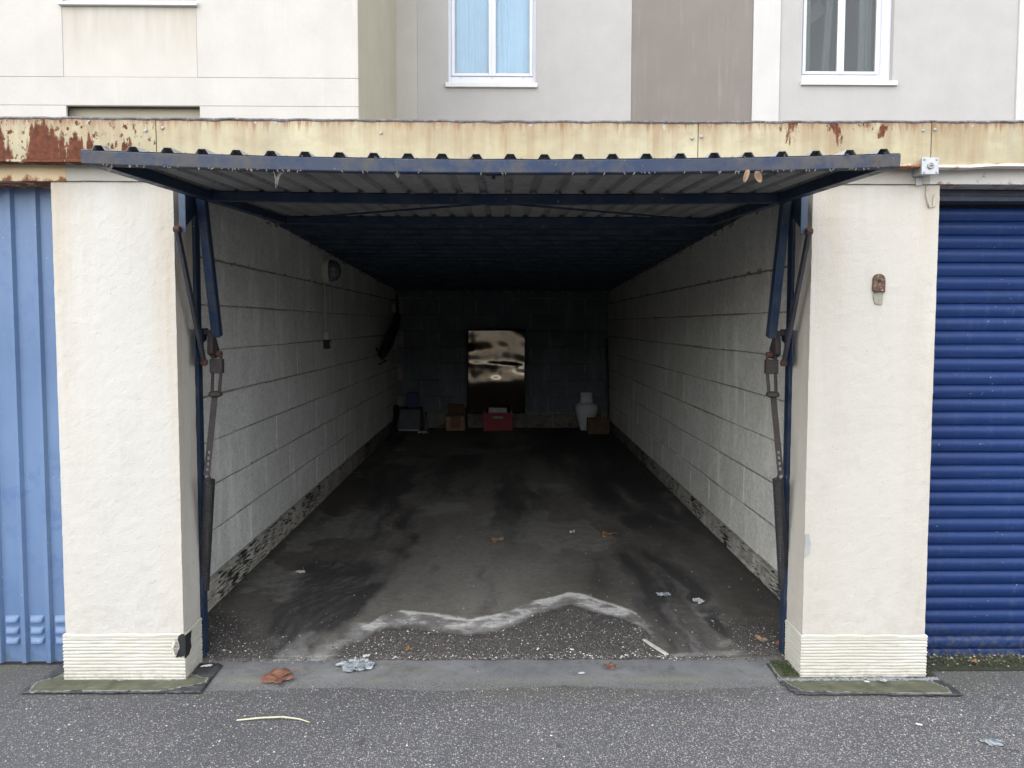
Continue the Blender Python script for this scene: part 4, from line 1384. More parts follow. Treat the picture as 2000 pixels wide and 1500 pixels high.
# ------------------------------------------------------------------ roller shutter on the right
rs = empty('roller_shutter', 'dark blue roller shutter of curved horizontal slats, at the right', 'shutter', (0, 0, 0))
ys = 0.20
pt_ = 0.0577
prof = [(0.013, 0.0), (0.006, 0.001), (0.003, 0.006), (-0.002, 0.014), (-0.0055, 0.024), (-0.0065, 0.031), (-0.0055, 0.039), (-0.002, 0.047), (0.004, 0.0535), (0.010, 0.0555), (0.013, 0.0562), (0.013, 0.0577)]
mb = MB()
xa, xb = 1.709, 4.125
vv_ = [(x_, d, z_) for x_ in (xa, xb) for d, z_ in prof]
k = len(prof)
mb.add(vv_, [(i, i + 1, k + i + 1, k + i) for i in range(k - 1)])
s0 = mb.build('slat', 'shutter_blue', rs, fix=True, smooth=True, loc=(0, ys, 0.03))
i = 1
while 0.03 + i * pt_ < 1.90:
    o = s0.copy()
    COL.objects.link(o)
    o.parent = rs
    o.location = (0, ys + random.uniform(-0.0015, 0.0015), 0.03 + i * pt_)
    i += 1
MB().box(xa, xb, ys - 0.006, ys + 0.012, 0.004, 0.029).build('bottom_bar', 'shutter_blue', rs, bevel=0.002)
MB().box(xa, xb, 0.112, 0.26, 1.945, 1.988).box(xa, xb, 0.105, 0.112, 1.965, 1.989).build('header_box', 'shutter_header', rs, bevel=0.002)
MB().box(xa, xb, ys + 0.03, ys + 0.05, 0.0, 2.1).build('backing_wall', 'dark', rs)

# key switch and rusty stub
ks = empty('key_switch', 'square aluminium key switch plate at the upper corner of the right pillar', 'key switch', (1.6205, -0.082, 2.042))
MB().box(-0.0325, 0.0325, -0.012, 0.0, -0.0325, 0.0325).build('plate', 'galv', ks, bevel=0.003, segs=2)
MB().box(-0.026, 0.026, 0.0005, 0.075, -0.027, 0.027).build('housing', 'galv', ks, bevel=0.003)
lk = MB().lathe([(0.0125, -0.0125), (0.0125, -0.016), (0.0105, -0.0185), (0.0085, -0.0185), (0.008, -0.0165)], (0, 0, 0), 20, 'y').build('lock_cylinder', 'screw', ks)
MB().box(-0.005, 0.005, -0.0185, -0.0175, -0.0012, 0.0012).build('keyhole', 'dark', lk)
for a in (-1, 1):
    for b in (-1, 1):
        MB().lathe([(0.0045, -0.0122), (0.004, -0.0145), (0.002, -0.015)], (a * 0.024, 0, b * 0.024), 10, 'y').build('screw', 'screw', ks)
cb = MB().box(-0.011, 0.011, 0.060, 0.068, -0.06, -0.0275)
cb.build('cable_cover', 'grey_plastic', ks, bevel=0.002)

rb = empty('wall_bracket', 'rusty rounded metal stub left on the right white pillar', 'bracket', (1.481, 0, 1.60))
poly = [(0.024 * math.cos(math.pi * t_ / 10), 0.016 + 0.024 * math.sin(math.pi * t_ / 10)) for t_ in range(11)] + [(-0.025, -0.025), (-0.014, -0.035), (0.004, -0.03), (0.024, -0.034)]
MB().prism(poly, 'y', -0.014, 0.004).build('rusty_plate', 'rust_flaky', rb, bevel=0.003)
poly = [(-0.021, -0.024), (0.020, -0.026), (0.019, -0.05), (0.016, -0.082), (-0.012, -0.079), (-0.019, -0.055)]
MB().prism(poly, 'y', -0.005, 0.003).build('lime_trace', 'lime', rb)
MB().lathe([(0.007, -0.0145), (0.005, -0.018)], (0.0, 0, 0.012), 10, 'y').build('bolt', 'rust_dark', rb)


# ------------------------------------------------------------------ membrane strips round the pillar feet
def membrane(name, label, outline, paint_poly, worn_fn, ridged_y):
    xs0, xs1 = min(p[0] for p in outline), max(p[0] for p in outline)
    ys0, ys1 = min(p[1] for p in outline), max(p[1] for p in outline)
    st_ = 0.006
    nx_, ny_ = int((xs1 - xs0) / 0.012), int((ys1 - ys0) / st_)
    GX, GY = np.meshgrid(np.linspace(xs0, xs1, nx_), np.linspace(ys0, ys1, ny_))

    def inpoly(poly, X_, Y_):
        r = np.zeros(X_.shape, bool)
        k_ = len(poly)
        for i_ in range(k_):
            (ax_, ay_), (bx_, by_) = poly[i_], poly[(i_ + 1) % k_]
            cond = ((ay_ > Y_) != (by_ > Y_)) & (X_ < (bx_ - ax_) * (Y_ - ay_) / (by_ - ay_ + 1e-12) + ax_)
            r ^= cond
        return r
    jx = GX + 0.006 * (fbm(GX * 25, GY * 25, 71) - 0.5)
    jy = GY + 0.012 * (fbm(GX * 18, GY * 18, 72) - 0.5)
    ok = inpoly(outline, jx, jy)
    d_in = seg_dist(GX.ravel(), GY.ravel(), paint_poly + [paint_poly[0]]).reshape(GX.shape)
    inside_ = inpoly(paint_poly, jx, jy)
    paint = 0.5 + np.where(inside_, 1, -1) * np.clip(d_in / 0.03, 0, 1) * 0.5
    ridge = np.where(ridged_y(GX, GY), np.abs(np.mod(GY / 0.014, 1) - 0.5), np.abs(np.mod(GX / 0.026, 1) - 0.5))
    gz = 0.0075 + 0.0035 * smooth01(ridge, 0.1, 0.35) + 0.002 * fbm(GX * 20, GY * 20, 73)
    id_ = np.arange(nx_ * ny_).reshape(ny_, nx_)
    okq = ok[:-1, :-1] & ok[1:, :-1] & ok[:-1, 1:] & ok[1:, 1:]
    q_ = np.stack([id_[:-1, :-1], id_[:-1, 1:], id_[1:, 1:], id_[1:, :-1]], -1)[okq]
    me = bpy.data.meshes.new(name)
    me.from_pydata(np.stack([GX.ravel(), GY.ravel(), gz.ravel()], -1).tolist(), [], q_.tolist())
    for nm, arr in (('paint', paint), ('worn', worn_fn(GX, GY)), ('ridge', smooth01(ridge, 0.1, 0.35))):
        at_ = me.attributes.new(nm, 'FLOAT', 'POINT')
        at_.data.foreach_set('value', arr.ravel().astype(np.float32))
    bm = bmesh.new()
    bm.from_mesh(me)
    bmesh.ops.delete(bm, geom=[v for v in bm.verts if not v.link_faces], context='VERTS')
    bm.to_mesh(me)
    bm.free()
    me.polygons.foreach_set('use_smooth', [True] * len(me.polygons))
    me.materials.append(MAT['membrane'])
    o = bpy.data.objects.new(name, me)
    COL.objects.link(o)
    md = o.modifiers.new('thick', 'SOLIDIFY')
    md.thickness = 0.005
    md.offset = -1
    tag(o, label, 'membrane', 'ridged membranes round the pillar feet')
    return o


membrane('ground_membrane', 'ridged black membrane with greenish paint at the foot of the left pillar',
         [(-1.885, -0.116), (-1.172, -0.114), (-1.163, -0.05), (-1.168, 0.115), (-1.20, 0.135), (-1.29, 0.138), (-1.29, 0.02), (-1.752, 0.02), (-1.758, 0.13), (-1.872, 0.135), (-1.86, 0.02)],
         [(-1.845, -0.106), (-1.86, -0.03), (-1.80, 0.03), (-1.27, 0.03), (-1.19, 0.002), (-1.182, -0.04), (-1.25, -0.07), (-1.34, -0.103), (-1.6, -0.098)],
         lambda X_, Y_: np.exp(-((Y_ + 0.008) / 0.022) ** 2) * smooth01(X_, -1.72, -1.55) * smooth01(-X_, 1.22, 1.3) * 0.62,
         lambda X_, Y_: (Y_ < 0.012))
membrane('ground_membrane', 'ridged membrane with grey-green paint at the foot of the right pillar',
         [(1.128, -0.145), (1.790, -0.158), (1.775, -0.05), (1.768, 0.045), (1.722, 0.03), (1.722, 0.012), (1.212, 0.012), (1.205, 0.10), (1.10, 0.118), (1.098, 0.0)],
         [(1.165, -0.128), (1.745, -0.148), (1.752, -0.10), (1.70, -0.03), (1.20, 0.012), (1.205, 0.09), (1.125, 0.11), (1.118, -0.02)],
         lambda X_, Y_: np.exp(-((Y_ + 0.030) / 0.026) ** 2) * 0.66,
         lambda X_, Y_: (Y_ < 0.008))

# ------------------------------------------------------------------ apartment houses behind
ab = empty('apartment_building', 'cream rendered apartment block rising behind the garages at the left', 'building', (0, 0, 0))
YF = 7.5
XE = -2.017
gp = 0.006


def wpanel(x0, x1, z0, z1, y0=YF, y1=7.54, mat='cream_wall', parent=None, name='wall_panel'):
    return MB().box(x0, x1, y0, y1, z0, z1).build(name, mat, parent or ab, bevel=0.003)


wpanel(-10, -6.045, 0, 4.447)
wpanel(-4.209, XE, 0, 4.447)
wpanel(-6.045, -4.209, 0, 3.4)
MB().box(-6.10, -4.15, 7.66, 7.74, 3.4, 4.46).build('niche_back', 'return_wall', ab)
wpanel(-10, XE, 4.453, 4.832)
wpanel(-10, -6.066, 4.838, 9)
wpanel(-4.228, XE, 4.838, 9)
wpanel(-6.062, -4.232, 4.838, 5.78, YF + 0.003, 7.54, 'spandrel')
MB().box(-9.98, XE - 0.012, 7.508, 7.56, 4.4485, 5.784).build('joint_filler', 'cream_wall', ab)
MB().box(-3.2, XE - 0.004, 7.541, 7.7515, 0, 9).build('side_wall', 'return_wall', ab)
MB().box(-6.09, -4.20, YF - 0.06, 7.75, 5.785, 5.835).build('window_sill', 'sill', ab, bevel=0.006)
MB().box(-6.062, -4.232, YF + 0.08, 7.75, 5.84, 7.2).build('window_apron', 'pale_wall', ab)
MB().box(-10, XE - 0.003, 7.752, 8.2, 0, 9).build('wall_core', 'return_wall', ab)
MB().box(-10, XE - 0.002, 8.202, 11.197, 0, 9).build('side_wall', 'return_wall', ab)

rbld = empty('apartment_building', 'set-back apartment block in pale grey and taupe with two white windows above the garages', 'building', (0, 0, 0))
YR = 11.2
MB().box(-2.10, -1.627, YR, 11.8, 0, 10).build('wall_panel', 'pale_wall', rbld, bevel=0.003)


def wall_with_window(x0, x1, y0, y1, wx0, wx1, wz0, wz1, mat):
    mb_ = MB()
    mb_.box(x0, wx0, y0, y1, 0, 10)
    mb_.box(wx1, x1, y0, y1, 0, 10)
    mb_.box(wx0, wx1, y0, y1, 0, wz0)
    mb_.box(wx0, wx1, y0, y1, wz1, 10)
    o = mb_.build('wall', mat, rbld)
    return o


wall_with_window(-1.624, 2.397, YR + 0.004, 11.6, -1.050, 0.602, 5.965, 8.0, 'grey_wall')
MB().box(2.400, 4.678, YR - 0.004, 11.6, 0, 10).build('wall_panel', 'taupe_wall', rbld, bevel=0.003)
MB().box(4.681, 5.190, YR - 0.03, 11.6, 0, 10).build('wall_panel', 'white_wall', rbld, bevel=0.004)
wall_with_window(5.193, 9.70, YR + 0.004, 11.6, 5.612, 7.345, 6.04, 8.1, 'grey_wall')
MB().box(9.703, 13, YR - 0.03, 11.6, 0, 10).build('wall_panel', 'white_wall', rbld, bevel=0.004)


def window(x0, x1, z0, z1, ydep, sill_x0, sill_x1, curtain, leafsplit, right_reveal):
    """tilt window: outer frame, two sashes, panes, guide rails, sill, curtain behind; children of the building"""
    wn = empty('window', parent=rbld)
    yf = YR + 0.004 + ydep
    MB().box(sill_x0, sill_x1, YR - 0.055, yf + 0.05, z0 - 0.085, z0 - 0.002).build('sill', 'sill', wn, bevel=0.006)
    f = MB()
    xr = x1 - right_reveal
    f.box(x0, x0 + 0.055, yf, yf + 0.07, z0, z1)
    f.box(xr - 0.055, xr, yf, yf + 0.07, z0, z1)
    f.box(x0 + 0.0552, xr - 0.0552, yf, yf + 0.07, z0, z0 + 0.155)
    f.build('frame', 'pvc', wn, bevel=0.004)
    if right_reveal > 0:
        MB().box(xr + 0.001, x1, yf - 0.01, yf + 0.2, z0, z1).build('jamb', 'pvc', wn, bevel=0.003)
    for gx_ in (x0 + 0.012, xr - 0.012):
        MB().box(gx_ - 0.014, gx_ + 0.014, yf - 0.035, yf - 0.002, z0, z1).build('guide_rail', 'pvc', wn, bevel=0.003)
    a, b = x0 + 0.058, xr - 0.058
    mid = a + (b - a) * leafsplit
    for (c0, c1) in ((a, mid - 0.004), (mid + 0.004, b)):
        s_ = MB()
        zb = z0 + 0.160
        y0_, y1_ = yf - 0.016, yf + 0.05
        t_ = 0.062
        s_.box(c0, c0 + t_, y0_, y1_, zb, z1)
        s_.box(c1 - t_, c1, y0_, y1_, zb, z1)
        s_.box(c0 + t_ + 0.0002, c1 - t_ - 0.0002, y0_, y1_, zb, zb + 0.055)
        s_.build('sash', 'pvc', wn, bevel=0.006)
        MB().box(c0 + t_ - 0.008, c1 - t_ + 0.008, yf + 0.008, yf + 0.012, zb + 0.05, z1 - 0.01).build('pane', 'glass', wn)
        g_ = MB()
        g_.box(c0 + t_ + 0.001, c0 + t_ + 0.006, yf - 0.004, yf + 0.007, zb + 0.056, z1).box(c1 - t_ - 0.006, c1 - t_ - 0.001, yf - 0.004, yf + 0.007, zb + 0.056, z1).box(c0 + t_ + 0.0062, c1 - t_ - 0.0062, yf - 0.004, yf + 0.007, zb + 0.056, zb + 0.061)
        g_.build('gasket', 'grey_plastic', wn)
    MB().box(mid - 0.012, mid + 0.012, yf - 0.024, yf - 0.017, z0 + 0.16, z1).build('cover_strip', 'pvc', wn, bevel=0.003)
    for q in (0.12, 0.5, 0.88):
        MB().box(a + (b - a) * q - 0.02, a + (b - a) * q + 0.02, yf - 0.006, yf - 0.001, z0 + 0.125, z0 + 0.133).build('drain_cap', 'grey_plastic', wn)
    # room behind
    rm = MB()
    rm.box(x0 - 0.6, x0 - 0.5, 11.7, 13.6, z0 - 0.8, z1 + 0.4)
    rm.box(x1 + 0.5, x1 + 0.6, 11.7, 13.6, z0 - 0.8, z1 + 0.4)
    rm.box(x0 - 0.6, x1 + 0.6, 13.6, 13.7, z0 - 0.8, z1 + 0.4)
    rm.box(x0 - 0.6, x1 + 0.6, 11.61, 13.7, z0 - 0.9, z0 - 0.801)
    rm.box(x0 - 0.6, x1 + 0.6, 11.61, 13.7, z1 + 0.401, z1 + 0.5)
    rm.build('room', 'room', wn)

    def cur(c0, c1, mat, yy, amp, folds, slant=0.0):
        mb_ = MB()
        k_ = int((c1 - c0) / 0.012)
        vs2 = []
        for j_, z_ in enumerate((z0 + 0.10, z1)):
            for i_ in range(k_ + 1):
                x_ = c0 + (c1 - c0) * i_ / k_
                ph = x_ * folds + 1.3 * mnoise.noise(Vector((x_ * 3, 0, j_ * 0.3)))
                vs2.append((x_ + slant * j_, yy + amp * math.sin(ph * 6.283) + 0.4 * amp * math.sin(ph * 15.1), z_))
        mb_.add(vs2, [(i_, i_ + 1, k_ + 1 + i_ + 1, k_ + 1 + i_) for i_ in range(k_)])
        mb_.build('curtain', mat, wn, fix=False, smooth=True)
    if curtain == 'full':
        cur(x0 + 0.06, xr - 0.06, 'curtain_sky_tint', yf + 0.13, 0.014, 7.0)
    else:
        cur(x0 + 0.10, x0 + 0.34, 'curtain_grey', yf + 0.35, 0.02, 9.0)
        cur(mid - 0.16, mid - 0.02, 'curtain_grey', yf + 0.5, 0.02, 11.0, 0.1)
        cur(xr - 0.32, xr - 0.06, 'curtain_grey', yf + 0.30, 0.02, 9.0)
        MB().bar((x0 + 0.1, yf + 0.9, z0 + 1.30), (mid + 0.1, yf + 1.1, z0 + 1.9), 0.04, 0.30, (0, 1, 0)).build('diagonal_reflection', 'curtain_grey', wn)  # slanted bar behind the glass imitating a diagonal reflection
    return wn


window(-1.050, 0.602, 5.968, 8.0, 0.10, -1.10, 0.628, 'full', 0.5, 0.0)
window(5.612, 7.345, 6.043, 8.1, 0.12, 5.60, 7.425, 'side', 0.5, 0.16)

# unseen low building across the yard, added to dim the garage depth and sheet
fbm_ = MB()
fbm_.box(-22, 22, -17.0, -16.0, 0, 3.3)
for i in range(11):
    for z_ in (1.0,):
        x_ = -18 + i * 3.6
        fbm_.box(x_ - 0.6, x_ + 0.6, -15.998, -15.94, z_, z_ + 1.3)
kind(fbm_.build('unseen_facing_wall', 'facing'), 'structure')

# ------------------------------------------------------------------ things on the garage walls
wlamp = empty('wall_lamp', 'oval bulkhead lamp with ribbed glass high on the left garage wall', 'wall lamp', (XL, 3.12, 1.872))
mb = MB()
prof = [(0.98, 0.002), (1.0, 0.012), (1.0, 0.038), (0.9, 0.048)]
seg = 28
vv_, ff_ = [], []
for r_, h in prof:
    for k in range(seg):
        th = 2 * math.pi * k / seg
        vv_.append((h, 0.075 * r_ * math.cos(th), 0.102 * r_ * math.sin(th)))
for i in range(len(prof) - 1):
    for k in range(seg):
        ff_.append((i * seg + k, i * seg + (k + 1) % seg, (i + 1) * seg + (k + 1) % seg, (i + 1) * seg + k))
ff_.append(tuple(range(seg - 1, -1, -1)))
ff_.append(tuple((len(prof) - 1) * seg + k for k in range(seg)))
mb.add(vv_, ff_)
mb.build('base', 'lamp_base', wlamp, smooth=False)
mb = MB()
prof = [(0.84, 0.046), (0.83, 0.075), (0.74, 0.105), (0.5, 0.128), (0.2, 0.138)]
vv_, ff_ = [], []
for r_, h in prof:
    for k in range(seg):
        th = 2 * math.pi * k / seg
        rr_ = r_ * (1 + (0.02 if k % 2 else -0.02))
        vv_.append((h, 0.075 * rr_ * math.cos(th), 0.102 * rr_ * math.sin(th)))
for i in range(len(prof) - 1):
    for k in range(seg):
        ff_.append((i * seg + k, i * seg + (k + 1) % seg, (i + 1) * seg + (k + 1) % seg, (i + 1) * seg + k))
ff_.append(tuple((len(prof) - 1) * seg + k for k in range(seg)))
mb.add(vv_, ff_)
mb.build('glass_dome', 'lamp_glass', wlamp)
cd = MB().tube([(0.012, -0.02, -0.09), (0.012, -0.018, -0.25), (0.012, -0.016, -0.492)], 0.0075, 8)
cn = cd.build('conduit', 'conduit', wlamp, smooth=True)
for z_ in (-0.2, -0.4):
    MB().tube([(0.012, -0.018, z_ - 0.008), (0.012, -0.018, z_ + 0.008)], 0.0095, 8).build('clip', 'grey_plastic', cn)
sw = empty('light_switch', 'small grey switch boxes on the left garage wall below the lamp conduit', 'switch', (XL, 3.105, 1.31))
MB().box(0.002, 0.045, -0.036, 0.036, 0.003, 0.068).build('junction_box', 'conduit', sw, bevel=0.004)
MB().box(0.002, 0.05, -0.038, 0.038, -0.070, 0.0).build('switch_box', 'black', sw, bevel=0.004)
MB().box(0.0505, 0.056, -0.022, 0.030, -0.060, -0.012).build('rocker', 'grey_plastic', sw, bevel=0.002)

rt = empty('roller_tube', 'dark tubular bundle hung slantwise on the left wall near the back corner', 'tube', (0, 0, 0))
MB().tube([(-1.385, 6.72, 1.545), (-1.385, 6.40, 1.38), (-1.385, 5.9, 1.20), (-1.39, 5.52, 1.095)], [0.050, 0.058, 0.06, 0.05], 12).build('bundle', 'black', rt, smooth=True)
MB().tube([(-1.385, 6.72, 1.545), (-1.39, 6.80, 1.66), (-1.42, 6.86, 1.84)], 0.012, 8).build('cord', 'black', rt)
MB().tube([(-1.46, 5.52, 1.17), (-1.40, 5.50, 1.05), (-1.35, 5.56, 1.02), (-1.46, 5.70, 0.97)], 0.008, 6).build('strap', 'black', rt)
MB().box(-1.46, -1.42, 6.80, 6.92, 1.60, 1.70).build('wall_box', 'grey_plastic', rt, bevel=0.004)

# crumpled mirror-like sheet standing on the plinth against the back wall
mb = MB()
kx, kz = 44, 64
vv_ = []
for j in range(kz + 1):
    v = j / kz
    for i in range(kx + 1):
        u = i / kx
        x_ = -0.497 + 0.79 * u + 0.006 * v
        z_ = 0.222 + 1.148 * v
        d = 0.0
        if v > 0.30:
            a = smooth01(np.array([v]), 0.30, 0.45)[0]
            d += a * 0.020 * mnoise.noise(Vector((u * 1.5 + 4.7 + v * 0.8, v * 4.2, 7.9)))
            d += a * 0.006 * mnoise.noise(Vector((u * 4.5 + 3, v * 7.5 + u * 2.0, 11.7)))
            d += a * 0.0035 * math.sin(v * 25 + 9.0 * (u - 0.5) ** 2 + 4 * u * (v - 0.5)) + a * 0.004 * mnoise.noise(Vector((u * 9, v * 6, 8)))
        d += 0.010 * math.exp(-((v - 0.585 + 0.03 * (u - 0.5)) / 0.03) ** 2) * (0.75 - 0.25 * u)
        d += 0.075 * float(smooth01(np.array([v]), -0.10, 0.46)[0])
        vv_.append((x_, 7.155 - 0.012 * (1 - v) - d, z_))
mb.add(vv_, [(j * (kx + 1) + i, j * (kx + 1) + i + 1, (j + 1) * (kx + 1) + i + 1, (j + 1) * (kx + 1) + i) for j in range(kz) for i in range(kx)])
foil = mb.build('metal_sheet', 'foil', fix=False, smooth=True)
md = foil.modifiers.new('thick', 'SOLIDIFY')
md.thickness = 0.002
tag(foil, 'crumpled shiny metal sheet standing upright against the back garage wall', 'metal sheet')

# red crate with a pale box on top
cr = empty('plastic_crate', 'red plastic crate on the floor below the shiny sheet', 'crate', (-0.077, 7.06, 0.010))
W_, D_, H_ = 0.19, 0.13, 0.245
mb = MB()
mb.box(-W_, W_, -D_, D_, 0, 0.012)
mb.box(-W_, -0.07, -D_, -D_ + 0.012, 0.0122, H_)
mb.box(0.07, W_, -D_, -D_ + 0.012, 0.0122, H_)
mb.box(-0.0698, 0.0698, -D_, -D_ + 0.012, 0.0122, 0.165)
mb.box(-0.0698, 0.0698, -D_, -D_ + 0.012, 0.195, H_)
mb.box(-W_, W_, D_ - 0.012, D_, 0.0122, H_)
mb.box(-W_, -W_ + 0.012, -D_ + 0.0122, D_ - 0.0122, 0.0122, H_)
mb.box(W_ - 0.012, W_, -D_ + 0.0122, D_ - 0.0122, 0.0122, H_)
mb.build('body', 'red_plastic', cr, bevel=0.002)
rm = MB()
rm.box(-W_ - 0.008, W_ + 0.008, -D_ - 0.009, -D_ - 0.0005, H_ - 0.022, H_ + 0.002)
rm.box(-W_ - 0.006, -W_ + 0.022, -D_ - 0.007, -D_ - 0.0005, 0.0, H_ - 0.0225)
rm.box(W_ - 0.022, W_ + 0.006, -D_ - 0.007, -D_ - 0.0005, 0.0, H_ - 0.0225)
rm.build('rim', 'red_plastic', cr, bevel=0.002)
wbx = MB().box(-0.205, 0.045, 7.09, 7.165, 0.030, 0.300).build('storage_box', 'paper', bevel=0.003)
wbx.location = (0, 0, 0)
tag(wbx, 'narrow pale box sticking out of the red crate', 'box')

b1 = empty('cardboard_box', 'small printed cardboard box with brown panel left of the red crate', 'box', (-0.655, 7.02, 0.010), (0, 0, 0.06))
MB().box(-0.125, 0.125, -0.09, 0.09, 0, 0.195).build('carton', 'card', b1, bevel=0.003)
MB().box(-0.065, 0.07, -0.0925, -0.0905, 0.03, 0.19).build('printed_panel', 'card_print', b1)
b2 = empty('cardboard_box', 'plain brown cardboard box behind the printed one left of the red crate', 'box', (-0.655, 7.155, 0.010), (0, 0, -0.04))
MB().box(-0.10, 0.10, -0.042, 0.042, 0, 0.335).build('carton', 'card_dark', b2, bevel=0.003)
pl = MB().bar((-0.495, 6.96, 0.010), (-0.515, 7.10, 0.30), 0.03, 0.018).build('wooden_stick', 'black', bevel=0.002)
tag(pl, 'short dark stick leaning between the cardboard boxes and the shiny sheet', 'stick')

gb = empty('storage_crate', 'dark grey plastic storage box in the left back corner', 'crate', (-1.27, 7.02, 0.010))
mb = MB()
mb.add([(-0.15, -0.12, 0), (0.14, -0.12, 0), (0.14, 0.12, 0), (-0.15, 0.12, 0), (-0.17, -0.135, 0.29), (0.16, -0.135, 0.29), (0.16, 0.135, 0.29), (-0.17, 0.135, 0.29)],
       [(0, 3, 2, 1), (4, 5, 6, 7), (0, 1, 5, 4), (1, 2, 6, 5), (2, 3, 7, 6), (3, 0, 4, 7)])
mb.build('body', 'grey_crate', gb, bevel=0.006)
MB().box(-0.18, 0.17, -0.145, 0.145, 0.2905, 0.305).build('lid', 'black', gb, bevel=0.004)
MB().box(-0.14, 0.13, -0.123, -0.1215, 0.004, 0.022).build('torn_label', 'paper', gb)
bf = MB().box(-0.077, 0.077, -0.02, 0.02, 0, 0.205).build('binder', 'navy', bevel=0.004, loc=(-1.215, 7.03, 0.316))
bf.rotation_euler = (0.0, -0.07, 0.05)
tag(bf, 'navy blue folder standing on the dark grey storage box', 'folder')
hose = MB().tube([(-1.41, 6.05, 0.02), (-1.40, 6.25, 0.05), (-1.40, 6.5, 0.14), (-1.405, 6.72, 0.28), (-1.43, 6.85, 0.33), (-1.43, 6.95, 0.25), (-1.44, 7.0, 0.05)], [0.028, 0.035, 0.035, 0.04, 0.045, 0.04, 0.03], 10).build('black_hose', 'black', smooth=True)
tag(hose, 'thick black hose slumped along the left wall by the storage box', 'hose')
bo = empty('bottle', 'small dark bottle beside the grey storage box', 'bottle', (-1.055, 7.04, 0.010))
MB().lathe([(0.03, 0), (0.034, 0.01), (0.034, 0.09), (0.022, 0.12), (0.013, 0.14), (0.013, 0.21)], seg=16).build('body', 'lamp_glass', bo, smooth=True)
MB().lathe([(0.015, 0.2105), (0.015, 0.24)], seg=12).build('cap', 'black', bo)

va = empty('ceramic_vase', 'tall white glazed vase by the right back corner', 'vase', (1.125, 7.03, 0.010))
prof = [(0.080, 0.0), (0.086, 0.010), (0.104, 0.08), (0.128, 0.16), (0.150, 0.235), (0.159, 0.285), (0.158, 0.320), (0.146, 0.348), (0.118, 0.366), (0.092, 0.373)]
MB().lathe(prof, seg=36).build('body', 'ceramic', va, smooth=True)
MB().lathe([(0.092, 0.3738), (0.096, 0.382), (0.085, 0.392), (0.082, 0.46), (0.085, 0.495), (0.098, 0.508), (0.096, 0.514), (0.076, 0.508), (0.070, 0.42)], seg=36).build('neck', 'ceramic', va, smooth=True)
b3 = empty('cardboard_box', 'open dark cardboard box in front of the white vase', 'box', (1.245, 6.72, 0.010), (0, 0, -0.05))
mb = MB()
mb.box(-0.14, 0.14, -0.11, -0.105, 0, 0.195).box(-0.14, 0.14, 0.105, 0.11, 0, 0.195).box(-0.14, -0.135, -0.1048, 0.1048, 0, 0.195).box(0.135, 0.14, -0.1048, 0.1048, 0, 0.195).box(-0.1348, 0.1348, -0.1048, 0.1048, 0, 0.005)
mb.build('carton', 'card_dark', b3)
MB().add([(0.141, -0.11, 0.194), (0.141, 0.11, 0.194), (0.175, 0.115, 0.12), (0.175, -0.115, 0.12)], [(0, 1, 2, 3)]).build('flap', 'card_dark', b3)
MB().tube([(0.05, 0, 0.01), (0.062, 0.02, 0.26)], 0.012, 8).build('tool_handle', 'card', b3)
wp = MB().tube([(1.39, 6.75, 0.012), (1.400, 6.95, 0.7), (1.408, 7.14, 1.25)], 0.014, 8).build('wooden_pole', 'wood_pole')
tag(wp, 'thin dark pole leaning in the right back corner', 'pole')


# ------------------------------------------------------------------ litter and leaves
def leaf_mesh(size, lobes, seed, curl=0.35, stem=True):
    r = random.Random(seed)
    mb_ = MB()
    k_ = lobes * 6
    ring = []
    for i_ in range(k_ + 1):
        th = -math.pi * 0.86 + 2 * math.pi * 0.86 * i_ / k_
        lob = 0.50 + 0.50 * abs(math.cos(th * lobes / 2)) ** 1.2 * (1 - 0.25 * abs(th) / math.pi) + r.uniform(-0.05, 0.05)
        ring.append((lob, th))
    vs2 = [(0, 0, 0)]
    for f_ in (0.35, 0.7, 1.0):
        for lob, th in ring:
            rr_ = size * lob * f_
            x_, y2 = rr_ * math.sin(th), rr_ * math.cos(th)
            z_ = curl * size * (f_ ** 2) * (0.55 * math.sin(th * 2 + seed) ** 2 + 0.5 * mnoise.noise(Vector((x_ / size * 2, y2 / size * 2, seed)))) + 0.03 * size * abs(math.sin(th * lobes))
            vs2.append((x_, y2, z_))
    q = k_ + 1
    fs2 = [(0, 1 + i_, 2 + i_) for i_ in range(k_)]
    for l_ in range(2):
        for i_ in range(k_):
            fs2.append((1 + l_ * q + i_, 1 + (l_ + 1) * q + i_, 2 + (l_ + 1) * q + i_, 2 + l_ * q + i_))
    mb_.add(vs2, fs2)
    return mb_


def leaf(name, label, loc, rz, size, mat, seed, lobes=5, curl=0.4, rx=0.0, ry=0.0, stem=1.0, group=None, cat='leaf'):
    e = empty(name, label, cat, loc, (rx, ry, rz), group)
    b_ = leaf_mesh(size, lobes, seed, curl).build('blade', mat, e, fix=False, smooth=True)
    md_ = b_.modifiers.new('thick', 'SOLIDIFY')
    md_.thickness = 0.0008
    zmin = min(v.co.z for v in b_.data.vertices)
    b_.location = (0, 0, -zmin)
    if stem:
        MB().tube([(0, 0, -zmin), (0.06 * size, -size * 0.5, size * 0.12 - zmin), (-0.1 * size, -size * (0.9 + stem * 0.4), size * 0.3 - zmin)], [0.0022, 0.0016, 0.0012], 5).build('stem', mat, e)
    return e


